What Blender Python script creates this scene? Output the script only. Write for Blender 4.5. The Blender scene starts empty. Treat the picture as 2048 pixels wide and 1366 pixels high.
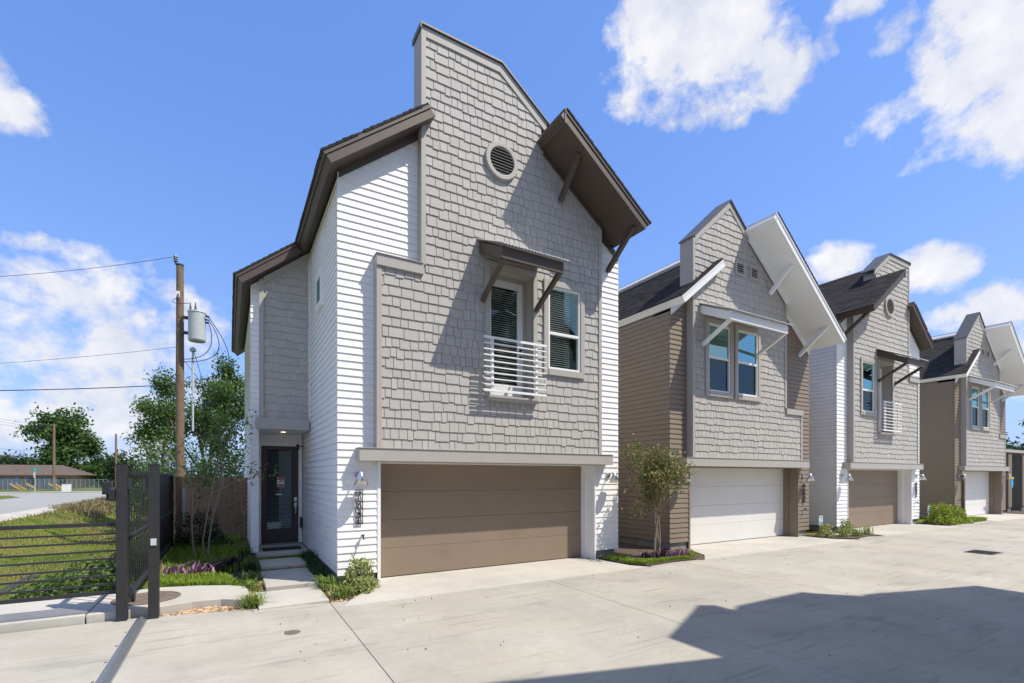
import bpy, bmesh, math, random
import numpy as np
from mathutils import Vector, Matrix
rad = math.radians
random.seed(7); RNG = np.random.default_rng(7)
S = bpy.context.scene
COL = S.collection

# ------------------------------------------------------------------ camera
cam = bpy.data.cameras.new('camera'); cam_o = bpy.data.objects.new('camera', cam); COL.objects.link(cam_o)
cam.sensor_width = 36.0; cam.lens = 970.0 / 2048 * 36.0
cam.shift_y = (953.0 - 683.0) / 2048
cam.clip_start = 0.05; cam.clip_end = 6000
cam_o.location = (0, 0, 1.88); cam_o.rotation_euler = (rad(90), 0, rad(-30.27))
S.camera = cam_o

# ------------------------------------------------------------------ sun, sky, exposure
SUN_EL, SUN_AZ = 56.3, 44.0        # az measured from the street-facing normal (-Y) towards +X
sd = Vector((math.cos(rad(SUN_EL)) * math.sin(rad(SUN_AZ)), -math.cos(rad(SUN_EL)) * math.cos(rad(SUN_AZ)), math.sin(rad(SUN_EL))))
sun = bpy.data.lights.new('sun', 'SUN'); sun.energy = 5.0; sun.angle = rad(0.53); sun.color = (1.0, 0.94, 0.82)
sun_o = bpy.data.objects.new('sun', sun); COL.objects.link(sun_o)
sun_o.rotation_euler = sd.to_track_quat('Z', 'Y').to_euler(); sun_o.location = (20, -20, 30)

W = bpy.data.worlds.new('World'); S.world = W; W.use_nodes = True
nt = W.node_tree; nt.nodes.clear()
def N(t, **k):
    n = nt.nodes.new(t)
    for a, b in k.items(): setattr(n, a, b)
    return n
def wmath(op, a, b=None, c=None, clamp=False):
    n = N('ShaderNodeMath', operation=op); n.use_clamp = clamp
    for i, v in enumerate((a, b, c)):
        if v is None: continue
        if isinstance(v, (int, float)): n.inputs[i].default_value = v
        else: nt.links.new(v, n.inputs[i])
    return n.outputs[0]
sky = N('ShaderNodeTexSky', sky_type='NISHITA'); sky.sun_disc = False
sky.sun_elevation = rad(SUN_EL); sky.sun_rotation = math.atan2(sd.x, sd.y)
sky.altitude = 20; sky.air_density = 1.0; sky.dust_density = 0.4; sky.ozone_density = 3.0
tc = N('ShaderNodeTexCoord'); D = tc.outputs['Generated']
A0 = rad(30.27)
FW = Vector((math.sin(A0), math.cos(A0), 0)); RT = Vector((math.cos(A0), -math.sin(A0), 0))
def pdir(px, py):
    return (FW + RT * ((px - 1024) / 970) + Vector((0, 0, 1)) * ((953 - py) / 970)).normalized()
def wdot(v):
    n = N('ShaderNodeVectorMath', operation='DOT_PRODUCT'); nt.links.new(D, n.inputs[0]); n.inputs[1].default_value = v; return n.outputs['Value']
# cumulus: soft ellipsoids of cloud at fixed compass bearings and heights, broken up by noise
clouds = [(1330,85,120,95,1.0),(1440,60,170,100,1.15),(1550,120,80,75,.9),(1270,165,75,50,.85),(1400,175,110,50,.75),(1330,195,60,30,.6),(1490,205,60,35,.5),
 (1990,70,180,115,1.1),(2110,190,240,120,1.1),(1800,225,110,50,.85),(1890,160,110,85,1.0),(1960,255,150,45,.8),(1720,0,110,28,.7),(1790,60,50,35,.5),(1650,60,38,35,.42),
 (1925,305,75,26,.62),(1850,328,45,16,.45),(15,215,85,40,.7),(-10,140,50,40,.6),(110,495,110,26,.55),(180,590,230,60,.72),(50,610,160,60,.72),(340,620,110,65,.62),(390,700,130,80,.6),
 (130,700,300,70,.6),(60,840,340,80,.66),(260,850,220,80,.62),(1670,525,70,36,.95),(1850,545,100,42,1.05),(1760,570,70,35,.8),(2030,600,100,50,.95),(1885,640,60,28,.85),(2050,720,90,80,.65),
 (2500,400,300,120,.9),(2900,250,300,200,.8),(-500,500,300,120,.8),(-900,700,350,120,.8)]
sepd = N('ShaderNodeSeparateXYZ'); nt.links.new(D, sepd.inputs[0])
azn = wmath('ARCTAN2', sepd.outputs['X'], sepd.outputs['Y']); eln = wmath('ARCSINE', sepd.outputs['Z'])
cmb = N('ShaderNodeCombineXYZ'); nt.links.new(azn, cmb.inputs[0]); nt.links.new(eln, cmb.inputs[1])
field = None
for px, py, rx, ry, w in clouds:          # bearing and height of each cloud, and its angular half-size
    d0 = pdir(px, py); az0 = math.atan2(d0.x, d0.y); el0 = math.asin(d0.z); k = d0.dot(FW)
    ra = rx / 970 * k * k / math.cos(el0) * 1.35; re = ry / 970 * k * 1.35
    va = N('ShaderNodeVectorMath', operation='MULTIPLY_ADD'); nt.links.new(cmb.outputs[0], va.inputs[0]); va.inputs[1].default_value = (1/ra, 1/re, 0); va.inputs[2].default_value = (-az0/ra, -el0/re, 0)
    vd = N('ShaderNodeVectorMath', operation='DOT_PRODUCT'); nt.links.new(va.outputs[0], vd.inputs[0]); nt.links.new(va.outputs[0], vd.inputs[1])
    f_ = wmath('MULTIPLY_ADD', vd.outputs['Value'], -w, w)
    field = f_ if field is None else wmath('MAXIMUM', field, f_)
field = wmath('MAXIMUM', field, -.6)
mp = N('ShaderNodeMapping'); nt.links.new(D, mp.inputs['Vector']); mp.inputs['Scale'].default_value = (1, 1, 1.15)
n1 = N('ShaderNodeTexNoise'); n1.inputs['Scale'].default_value = 8.5; n1.inputs['Detail'].default_value = 8; n1.inputs['Roughness'].default_value = .57; n1.inputs['Distortion'].default_value = .15
nt.links.new(mp.outputs[0], n1.inputs['Vector'])
n2 = N('ShaderNodeTexNoise'); n2.inputs['Scale'].default_value = 6; n2.inputs['Detail'].default_value = 4; nt.links.new(mp.outputs[0], n2.inputs['Vector'])
nf = N('ShaderNodeTexNoise'); nf.inputs['Scale'].default_value = 26; nf.inputs['Detail'].default_value = 6; nf.inputs['Roughness'].default_value = .62; nt.links.new(mp.outputs[0], nf.inputs['Vector'])
dens = wmath('MULTIPLY_ADD', wmath('SUBTRACT', n1.outputs['Fac'], .5), 2.7, field)
dens = wmath('MULTIPLY_ADD', wmath('SUBTRACT', nf.outputs['Fac'], .5), 1.5, dens)
dens = wmath('MULTIPLY', wmath('SUBTRACT', dens, .20), 1.75, clamp=True)
# unseen cloud added behind and overhead, thickened for neutral fill light
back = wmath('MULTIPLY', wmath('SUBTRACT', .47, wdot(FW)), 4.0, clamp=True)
fill_cloud = wmath('MULTIPLY', wmath('MULTIPLY', wmath('SUBTRACT', n2.outputs['Fac'], .44), 6, clamp=True), back)
dens = wmath('MAXIMUM', dens, fill_cloud)
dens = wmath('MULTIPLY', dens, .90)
# low haze whitening the sky towards the horizon
sep = N('ShaderNodeSeparateXYZ'); nt.links.new(D, sep.inputs[0])
up = wmath('MAXIMUM', sep.outputs['Z'], 0.0)
haze = wmath('MULTIPLY', wmath('POWER', wmath('SUBTRACT', 1.0, up, clamp=True), 4.0), .80)
hsv = N('ShaderNodeHueSaturation'); hsv.inputs['Saturation'].default_value = 1.06; hsv.inputs['Value'].default_value = 2.1; hsv.inputs['Hue'].default_value = .512
nt.links.new(sky.outputs[0], hsv.inputs['Color'])
def wmix(fac, A, B):
    m = N('ShaderNodeMix', data_type='RGBA'); nt.links.new(fac, m.inputs[0])
    for s, v in ((m.inputs[6], A), (m.inputs[7], B)):
        if isinstance(v, tuple): s.default_value = v
        else: nt.links.new(v, s)
    return m.outputs[2]
SKYK = 1.0
flat = N('ShaderNodeValue'); flat.outputs[0].default_value = .5
c0 = wmix(flat.outputs[0], hsv.outputs[0], (1.0, 2.75, 7.6, 1))
c1 = wmix(haze, c0, (3.0, 4.3, 7.4, 1))
shade = wmath('MULTIPLY_ADD', n2.outputs['Fac'], 1.6, wmath('MULTIPLY_ADD', nf.outputs['Fac'], 1.3, wmath('MULTIPLY_ADD', field, .45, -1.30)), clamp=True)
cc = wmix(shade, (5.6, 5.9, 6.9, 1), (8.8, 8.6, 8.3, 1))
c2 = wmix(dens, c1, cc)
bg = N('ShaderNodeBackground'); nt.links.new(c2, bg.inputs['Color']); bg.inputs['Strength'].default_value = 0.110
out = N('ShaderNodeOutputWorld'); nt.links.new(bg.outputs[0], out.inputs['Surface'])
S.view_settings.view_transform = 'Standard'; S.view_settings.look = 'None'
S.view_settings.exposure = 0.14; S.view_settings.gamma = 1.0; S.view_settings.use_curve_mapping = False

# ------------------------------------------------------------------ materials
MATS = {}
def mat(name, col, rough=.6, var=.06, vscale=6.0, bump=0.0, bscale=60.0, metal=0.0, spec=.5, grain=None, island=0.0, stain=None, sscale=.5, aspect=(1, 1, 1)):
    m = bpy.data.materials.new(name); m.use_nodes = True; t = m.node_tree; b = t.nodes['Principled BSDF']
    b.inputs['Roughness'].default_value = rough; b.inputs['Metallic'].default_value = metal
    b.inputs['Specular IOR Level'].default_value = spec
    L = t.links
    tcn = t.nodes.new('ShaderNodeTexCoord')
    oi = t.nodes.new('ShaderNodeObjectInfo')
    geo = t.nodes.new('ShaderNodeNewGeometry')
    mpn = t.nodes.new('ShaderNodeMapping'); mpn.inputs['Scale'].default_value = aspect
    L.new(geo.outputs['Position'], mpn.inputs['Vector'])
    nz = t.nodes.new('ShaderNodeTexNoise'); nz.inputs['Scale'].default_value = vscale; nz.inputs['Detail'].default_value = 6; nz.inputs['Roughness'].default_value = .6
    L.new(mpn.outputs[0], nz.inputs['Vector'])
    hs = t.nodes.new('ShaderNodeHueSaturation'); hs.inputs['Color'].default_value = (*col, 1)
    ma = t.nodes.new('ShaderNodeMath'); ma.operation = 'MULTIPLY_ADD'; ma.inputs[1].default_value = var * 3.2; ma.inputs[2].default_value = 1 - var * 1.6
    L.new(nz.outputs['Fac'], ma.inputs[0]); val = ma.outputs[0]
    if island:
        mi = t.nodes.new('ShaderNodeMath'); mi.operation = 'MULTIPLY_ADD'; mi.inputs[1].default_value = island * 2; mi.inputs[2].default_value = 1 - island
        L.new(geo.outputs['Random Per Island'], mi.inputs[0])
        mm = t.nodes.new('ShaderNodeMath'); mm.operation = 'MULTIPLY'; L.new(val, mm.inputs[0]); L.new(mi.outputs[0], mm.inputs[1]); val = mm.outputs[0]
        mo = t.nodes.new('ShaderNodeMath'); mo.operation = 'MULTIPLY_ADD'; mo.inputs[1].default_value = island * .7; mo.inputs[2].default_value = 1 - island * .35
        L.new(oi.outputs['Random'], mo.inputs[0])
        m3 = t.nodes.new('ShaderNodeMath'); m3.operation = 'MULTIPLY'; L.new(val, m3.inputs[0]); L.new(mo.outputs[0], m3.inputs[1]); val = m3.outputs[0]
    L.new(val, hs.inputs['Value'])
    colout = hs.outputs[0]
    if stain:
        n_s = t.nodes.new('ShaderNodeTexNoise'); n_s.inputs['Scale'].default_value = sscale; n_s.inputs['Detail'].default_value = 8; n_s.inputs['Roughness'].default_value = .65
        L.new(mpn.outputs[0], n_s.inputs['Vector'])
        cr = t.nodes.new('ShaderNodeMath'); cr.operation = 'MULTIPLY_ADD'; cr.inputs[1].default_value = 4.0; cr.inputs[2].default_value = -2.1; cr.use_clamp = True
        L.new(n_s.outputs['Fac'], cr.inputs[0])
        mx = t.nodes.new('ShaderNodeMix'); mx.data_type = 'RGBA'; L.new(cr.outputs[0], mx.inputs[0]); L.new(colout, mx.inputs[6]); mx.inputs[7].default_value = (*stain, 1); colout = mx.outputs[2]
    L.new(colout, b.inputs['Base Color'])
    if bump:
        nb = t.nodes.new('ShaderNodeTexNoise'); nb.inputs['Scale'].default_value = bscale; nb.inputs['Detail'].default_value = 4
        if grain:
            g = t.nodes.new('ShaderNodeMapping'); g.inputs['Scale'].default_value = grain; L.new(tcn.outputs['Object'], g.inputs['Vector']); L.new(g.outputs[0], nb.inputs['Vector'])
        else: L.new(geo.outputs['Position'], nb.inputs['Vector'])
        bp = t.nodes.new('ShaderNodeBump'); bp.inputs['Strength'].default_value = bump; bp.inputs['Distance'].default_value = .01
        L.new(nb.outputs['Fac'], bp.inputs['Height']); L.new(bp.outputs[0], b.inputs['Normal'])
    MATS[name] = m; return m
def leafmat(name, c0, c1, trans=.35, rough=.45):
    m = bpy.data.materials.new(name); m.use_nodes = True; t = m.node_tree; b = t.nodes['Principled BSDF']; L = t.links
    geo = t.nodes.new('ShaderNodeNewGeometry'); cr = t.nodes.new('ShaderNodeValToRGB')
    cr.color_ramp.elements[0].color = (*c0, 1); cr.color_ramp.elements[1].color = (*c1, 1)
    L.new(geo.outputs['Random Per Island'], cr.inputs[0]); L.new(cr.outputs[0], b.inputs['Base Color']); b.inputs['Roughness'].default_value = rough
    b.inputs['Specular IOR Level'].default_value = .35
    tr = t.nodes.new('ShaderNodeBsdfTranslucent'); L.new(cr.outputs[0], tr.inputs['Color'])
    mx = t.nodes.new('ShaderNodeMixShader'); mx.inputs[0].default_value = trans
    L.new(b.outputs[0], mx.inputs[1]); L.new(tr.outputs[0], mx.inputs[2]); L.new(mx.outputs[0], t.nodes['Material Output'].inputs['Surface'])
    MATS[name] = m; return m
def glassmat(name, tint, refl, rcol, rough=.01, fr=.7):
    m = bpy.data.materials.new(name); m.use_nodes = True; t = m.node_tree; L = t.links; t.nodes.remove(t.nodes['Principled BSDF'])
    tr = t.nodes.new('ShaderNodeBsdfTransparent'); tr.inputs[0].default_value = (*tint, 1)
    gl = t.nodes.new('ShaderNodeBsdfGlossy'); gl.inputs['Color'].default_value = (*rcol, 1); gl.inputs['Roughness'].default_value = rough
    lw = t.nodes.new('ShaderNodeLayerWeight'); lw.inputs['Blend'].default_value = .35
    ma = t.nodes.new('ShaderNodeMath'); ma.operation = 'MULTIPLY_ADD'; ma.inputs[1].default_value = fr; ma.inputs[2].default_value = refl; ma.use_clamp = True
    L.new(lw.outputs['Fresnel'], ma.inputs[0])
    mx = t.nodes.new('ShaderNodeMixShader'); L.new(ma.outputs[0], mx.inputs[0]); L.new(tr.outputs[0], mx.inputs[1]); L.new(gl.outputs[0], mx.inputs[2])
    L.new(mx.outputs[0], t.nodes['Material Output'].inputs['Surface']); MATS[name] = m; return m
def emitmat(name, col, k):
    m = bpy.data.materials.new(name); m.use_nodes = True; t = m.node_tree; b = t.nodes['Principled BSDF']
    b.inputs['Emission Color'].default_value = (*col, 1); b.inputs['Emission Strength'].default_value = k; MATS[name] = m; return m

mat('white_siding', (.81, .805, .79), .55, .03, 2, .16, 40, grain=(6, 30, 60), stain=(.73, .72, .69), sscale=1.6)
mat('white_trim', (.80, .80, .785), .5, .02, 4)
mat('grey_shingle', (.405, .382, .348), .75, .05, 5, .15, 20, island=.07, grain=(40, 10, 2))
mat('grey_trim', (.395, .370, .335), .65, .025, 5, .08, 50)
mat('brown_trim', (.078, .056, .043), .55, .05, 4, .08, 60)
mat('brown_siding', (.225, .175, .128), .6, .03, 4, .12, 40, grain=(6, 30, 60))
mat('brown_garage', (.245, .185, .133), .5, .05, 1.3, .3, 30, grain=(.8, 30, 30), stain=(.21, .155, .11), sscale=.9)
mat('white_garage', (.70, .685, .65), .5, .03, 1.3, .22, 30, grain=(.8, 30, 30), stain=(.63, .61, .57), sscale=.9)
mat('asphalt_shingle', (.040, .037, .036), .9, .25, 30, .6, 250, island=.25, spec=.2)
mat('metal_cap', (.10, .10, .10), .5, .05, 5, metal=.2)
mat('galvanized', (.60, .61, .61), .42, .08, 12, metal=.35)
mat('brushed_metal', (.62, .63, .64), .28, .04, 12, metal=.95)
mat('dark_metal', (.03, .03, .032), .45, .15, 8)
mat('black_steel', (.020, .020, .021), .55, .35, 9, .15, 90, stain=(.036, .035, .033), sscale=14)
mat('track_steel', (.33, .35, .36), .4, .12, 12, metal=.75)
mat('interior_dark', (.025, .027, .028), .9, .1, 2)  # near-black paint stands for the shade inside rooms and behind louvers
mat('curtain', (.30, .33, .34), .9, .1, 2)
mat('blind', (.78, .78, .76), .6, .02, 4)
mat('door_brown', (.048, .034, .026), .5, .06, 5, .1, 80)
mat('concrete_foundation', (.24, .23, .21), .9, .12, 7, .4, 120, stain=(.13, .12, .11), sscale=3)
mat('wood_fence', (.27, .16, .095), .8, .25, 5, .4, 8, island=.18, grain=(30, 30, 1.5), stain=(.05, .035, .025), sscale=5)
mat('wood_pole', (.20, .135, .085), .85, .22, 6, .6, 8, grain=(30, 30, 1.2), stain=(.07, .05, .035), sscale=4)
mat('bark', (.30, .235, .18), .85, .2, 14, .5, 40)
mat('bark_dark', (.085, .07, .055), .9, .25, 14, .5, 40)
mat('mulch', (.022, .018, .018), 1, .5, 30, 1.0, 60)
mat('soil', (.10, .07, .05), 1, .4, 14, .8, 60)
mat('stone', (.36, .245, .15), .8, .12, 20, .3, 60, island=.5)
mat('iron', (.16, .125, .10), .7, .25, 12, .5, 60, stain=(.24, .20, .17), sscale=6)
mat('rubber_mat', (.014, .013, .013), .95, .2, 20, .6, 200)
mat('plastic_black', (.018, .018, .019), .5, .1, 5)
mat('plastic_white', (.75, .75, .74), .4, .03, 5)
mat('paint_red', (.42, .05, .05), .5); mat('paint_blue', (.03, .35, .58), .4); mat('paint_teal', (.01, .28, .22), .4)
mat('paint_yellow', (.62, .34, .03), .5); mat('paint_navy', (.02, .12, .30), .5); mat('paper', (.7, .7, .68), .7)
mat('brick_far', (.42, .27, .185), .9, .15, 3, stain=(.50, .38, .28), sscale=1.2)
mat('roof_far', (.115, .085, .07), .95, .15, 2, .5, 30)
mat('asphalt', (.30, .295, .28), .95, .08, .6, .4, 80, stain=(.36, .35, .33), sscale=.25)
mat('transformer_grey', (.45, .48, .48), .45, .05, 3, stain=(.33, .35, .35), sscale=3)
mat('ceramic', (.13, .14, .14), .35); mat('cable', (.02, .02, .022), .5)
mat('pvc_grey', (.50, .52, .53), .5); mat('grey_wall', (.17, .165, .155), .85, .1, 3, .3, 60)
mat('chain_link', (.23, .29, .29), .6)
glassmat('window_glass', (.90, .94, .91), .02, (.60, .80, .74), .01, .30)
glassmat('window_screen', (.20, .22, .22), .06, (.55, .70, .72), .04)
glassmat('window_glass_bright', (.30, .36, .35), .38, (.55, .95, .93))
glassmat('door_glass', (.80, .84, .84), .0, (.8, .85, .9), .01, .3)
emitmat('downlight_glow', (1.0, .78, .48), 7.0)
leafmat('leaf_tree', (.035, .085, .018), (.15, .24, .06))
leafmat('leaf_oak', (.028, .075, .016), (.11, .19, .045))
leafmat('leaf_far', (.022, .05, .018), (.065, .11, .035))
leafmat('leaf_myrtle', (.035, .09, .02), (.22, .30, .07))
leafmat('leaf_myrtle_red', (.07, .145, .028), (.36, .27, .12))
leafmat('leaf_shrub', (.14, .21, .05), (.52, .52, .22))
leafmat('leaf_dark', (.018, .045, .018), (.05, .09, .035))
leafmat('leaf_lime', (.16, .24, .02), (.36, .42, .05))
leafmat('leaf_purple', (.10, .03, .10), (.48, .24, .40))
leafmat('leaf_purple_shade', (.015, .008, .017), (.07, .025, .06))  # same spiderwort, with shade put into the leaf colour
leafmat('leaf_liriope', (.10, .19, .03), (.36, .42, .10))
leafmat('leaf_liriope_shade', (.025, .06, .02), (.08, .13, .04))  # liriope leaf darkened in colour for tufts standing in shade
leafmat('grass_lawn', (.15, .27, .02), (.38, .47, .06))
leafmat('grass_ditch', (.15, .18, .028), (.40, .35, .10))
leafmat('leaf_litter', (.10, .05, .025), (.30, .19, .09), .1)
leafmat('grass_dry', (.20, .17, .07), (.34, .27, .14))

# ground and concrete get richer node trees
def concrete(name, base, stains):
    m = bpy.data.materials.new(name); m.use_nodes = True; t = m.node_tree; b = t.nodes['Principled BSDF']; L = t.links
    b.inputs['Roughness'].default_value = .85; b.inputs['Specular IOR Level'].default_value = .3
    geo = t.nodes.new('ShaderNodeNewGeometry')
    def noise(sc, det, rg, scale=(1, 1, 1)):
        mpn = t.nodes.new('ShaderNodeMapping'); mpn.inputs['Scale'].default_value = scale; L.new(geo.outputs['Position'], mpn.inputs['Vector'])
        n = t.nodes.new('ShaderNodeTexNoise'); n.inputs['Scale'].default_value = sc; n.inputs['Detail'].default_value = det; n.inputs['Roughness'].default_value = rg
        L.new(mpn.outputs[0], n.inputs['Vector']); return n.outputs['Fac']
    def mr(v, a, c):
        n = t.nodes.new('ShaderNodeMapRange'); n.inputs['From Min'].default_value = a; n.inputs['From Max'].default_value = c; n.clamp = True; L.new(v, n.inputs['Value']); return n.outputs[0]
    def mix(f, A, B, k=1.0):
        mx = t.nodes.new('ShaderNodeMix'); mx.data_type = 'RGBA'
        if k != 1.0:
            mm = t.nodes.new('ShaderNodeMath'); mm.operation = 'MULTIPLY'; mm.inputs[1].default_value = k; L.new(f, mm.inputs[0]); f = mm.outputs[0]
        L.new(f, mx.inputs[0])
        for s_, v in ((mx.inputs[6], A), (mx.inputs[7], B)):
            if isinstance(v, tuple): s_.default_value = (*v, 1)
            else: L.new(v, s_)
        return mx.outputs[2]
    c = mix(mr(noise(.8, 8, .65), .32, .68), tuple(x * 1.05 for x in base), tuple(x * .76 for x in base))
    c = mix(mr(noise(.55, 5, .6), .46, .72), c, (base[0] * 1.02, base[1] * .93, base[2] * .82), .55)
    c = mix(mr(noise(9, 7, .75), .40, .70), c, tuple(x * .78 for x in base), .55)
    c = mix(mr(noise(.32, 4, .5), .50, .66), c, tuple(x * .72 for x in base), .45)
    if stains:
        st = mr(noise(.9, 7, .7, (.5, 1.6, 1)), .56, .72)
        c = mix(st, c, (.20, .195, .18), .68)
        st2 = mr(noise(3.2, 6, .75, (.35, 1.9, 1)), .60, .78)
        c = mix(st2, c, (.16, .155, .145), .5)
        tr = mr(noise(5, 4, .6, (.12, 2.2, 1)), .58, .70)
        c = mix(tr, c, (.21, .205, .19), .52)
    vo = t.nodes.new('ShaderNodeTexVoronoi'); vo.inputs['Scale'].default_value = 1.6; L.new(geo.outputs['Position'], vo.inputs['Vector'])
    sp = t.nodes.new('ShaderNodeMapRange'); sp.inputs['From Min'].default_value = .035; sp.inputs['From Max'].default_value = .02; L.new(vo.outputs['Distance'], sp.inputs['Value'])
    c = mix(sp.outputs[0], c, (.09, .075, .06), .7)
    if stains:      # hairline cracks
        ds = t.nodes.new('ShaderNodeTexNoise'); ds.inputs['Scale'].default_value = 1.3; ds.inputs['Detail'].default_value = 5; L.new(geo.outputs['Position'], ds.inputs['Vector'])
        ad = t.nodes.new('ShaderNodeVectorMath'); ad.operation = 'MULTIPLY_ADD'; L.new(ds.outputs['Color'], ad.inputs[0]); ad.inputs[1].default_value = (1.1, 1.1, 0); L.new(geo.outputs['Position'], ad.inputs[2])
        ve = t.nodes.new('ShaderNodeTexVoronoi'); ve.feature = 'DISTANCE_TO_EDGE'; ve.inputs['Scale'].default_value = .21; L.new(ad.outputs[0], ve.inputs['Vector'])
        ce = t.nodes.new('ShaderNodeMapRange'); ce.inputs['From Min'].default_value = .0022; ce.inputs['From Max'].default_value = .0006; L.new(ve.outputs['Distance'], ce.inputs['Value'])
        c = mix(ce.outputs[0], c, (.12, .11, .095), .16)
    oi = t.nodes.new('ShaderNodeObjectInfo'); ov_ = t.nodes.new('ShaderNodeMath'); ov_.operation = 'MULTIPLY_ADD'; ov_.inputs[1].default_value = .10; ov_.inputs[2].default_value = .95; L.new(oi.outputs['Random'], ov_.inputs[0])
    hv = t.nodes.new('ShaderNodeHueSaturation'); L.new(ov_.outputs[0], hv.inputs['Value']); L.new(c, hv.inputs['Color']); L.new(hv.outputs[0], b.inputs['Base Color'])
    bp = t.nodes.new('ShaderNodeBump'); bp.inputs['Strength'].default_value = .25; bp.inputs['Distance'].default_value = .004
    L.new(noise(90, 4, .7, (.25, 1, 1)), bp.inputs['Height']); L.new(bp.outputs[0], b.inputs['Normal'])
    MATS[name] = m
concrete('concrete', (.445, .417, .360), True)
concrete('concrete_clean', (.52, .495, .445), False)
def groundmat():
    m = bpy.data.materials.new('grass_ground'); m.use_nodes = True; t = m.node_tree; b = t.nodes['Principled BSDF']; L = t.links
    b.inputs['Roughness'].default_value = 1; b.inputs['Specular IOR Level'].default_value = .1
    geo = t.nodes.new('ShaderNodeNewGeometry')
    def nz(sc, d=8):
        n = t.nodes.new('ShaderNodeTexNoise'); n.inputs['Scale'].default_value = sc; n.inputs['Detail'].default_value = d; n.inputs['Roughness'].default_value = .7; L.new(geo.outputs['Position'], n.inputs['Vector']); return n
    cr = t.nodes.new('ShaderNodeValToRGB'); e = cr.color_ramp.elements
    e[0].position = .30; e[0].color = (.045, .09, .012, 1); e[1].position = .66; e[1].color = (.20, .135, .07, 1)
    x = e.new(.47); x.color = (.12, .17, .025, 1); x = e.new(.56); x.color = (.19, .20, .05, 1)
    L.new(nz(.55).outputs['Fac'], cr.inputs[0])
    n5 = nz(12, 5); mx = t.nodes.new('ShaderNodeMix'); mx.data_type = 'RGBA'; mx.blend_type = 'MULTIPLY'; mx.inputs[0].default_value = .7
    r2 = t.nodes.new('ShaderNodeValToRGB'); r2.color_ramp.elements[0].position = .3; r2.color_ramp.elements[0].color = (.35, .35, .35, 1); r2.color_ramp.elements[1].position = .7; r2.color_ramp.elements[1].color = (1.3, 1.3, 1.3, 1)
    L.new(n5.outputs['Fac'], r2.inputs[0]); L.new(cr.outputs[0], mx.inputs[6]); L.new(r2.outputs[0], mx.inputs[7]); L.new(mx.outputs[2], b.inputs['Base Color'])
    bp = t.nodes.new('ShaderNodeBump'); bp.inputs['Strength'].default_value = .8; bp.inputs['Distance'].default_value = .05; L.new(nz(25, 6).outputs['Fac'], bp.inputs['Height']); L.new(bp.outputs[0], b.inputs['Normal'])
    MATS['grass_ground'] = m
groundmat()
wm = bpy.data.materials.new('water'); wm.use_nodes = True; wb = wm.node_tree.nodes['Principled BSDF']; wb.inputs['Base Color'].default_value = (.03, .035, .02, 1); wb.inputs['Roughness'].default_value = .5; wb.inputs['Specular IOR Level'].default_value = .25
MATS['water'] = wm

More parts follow.
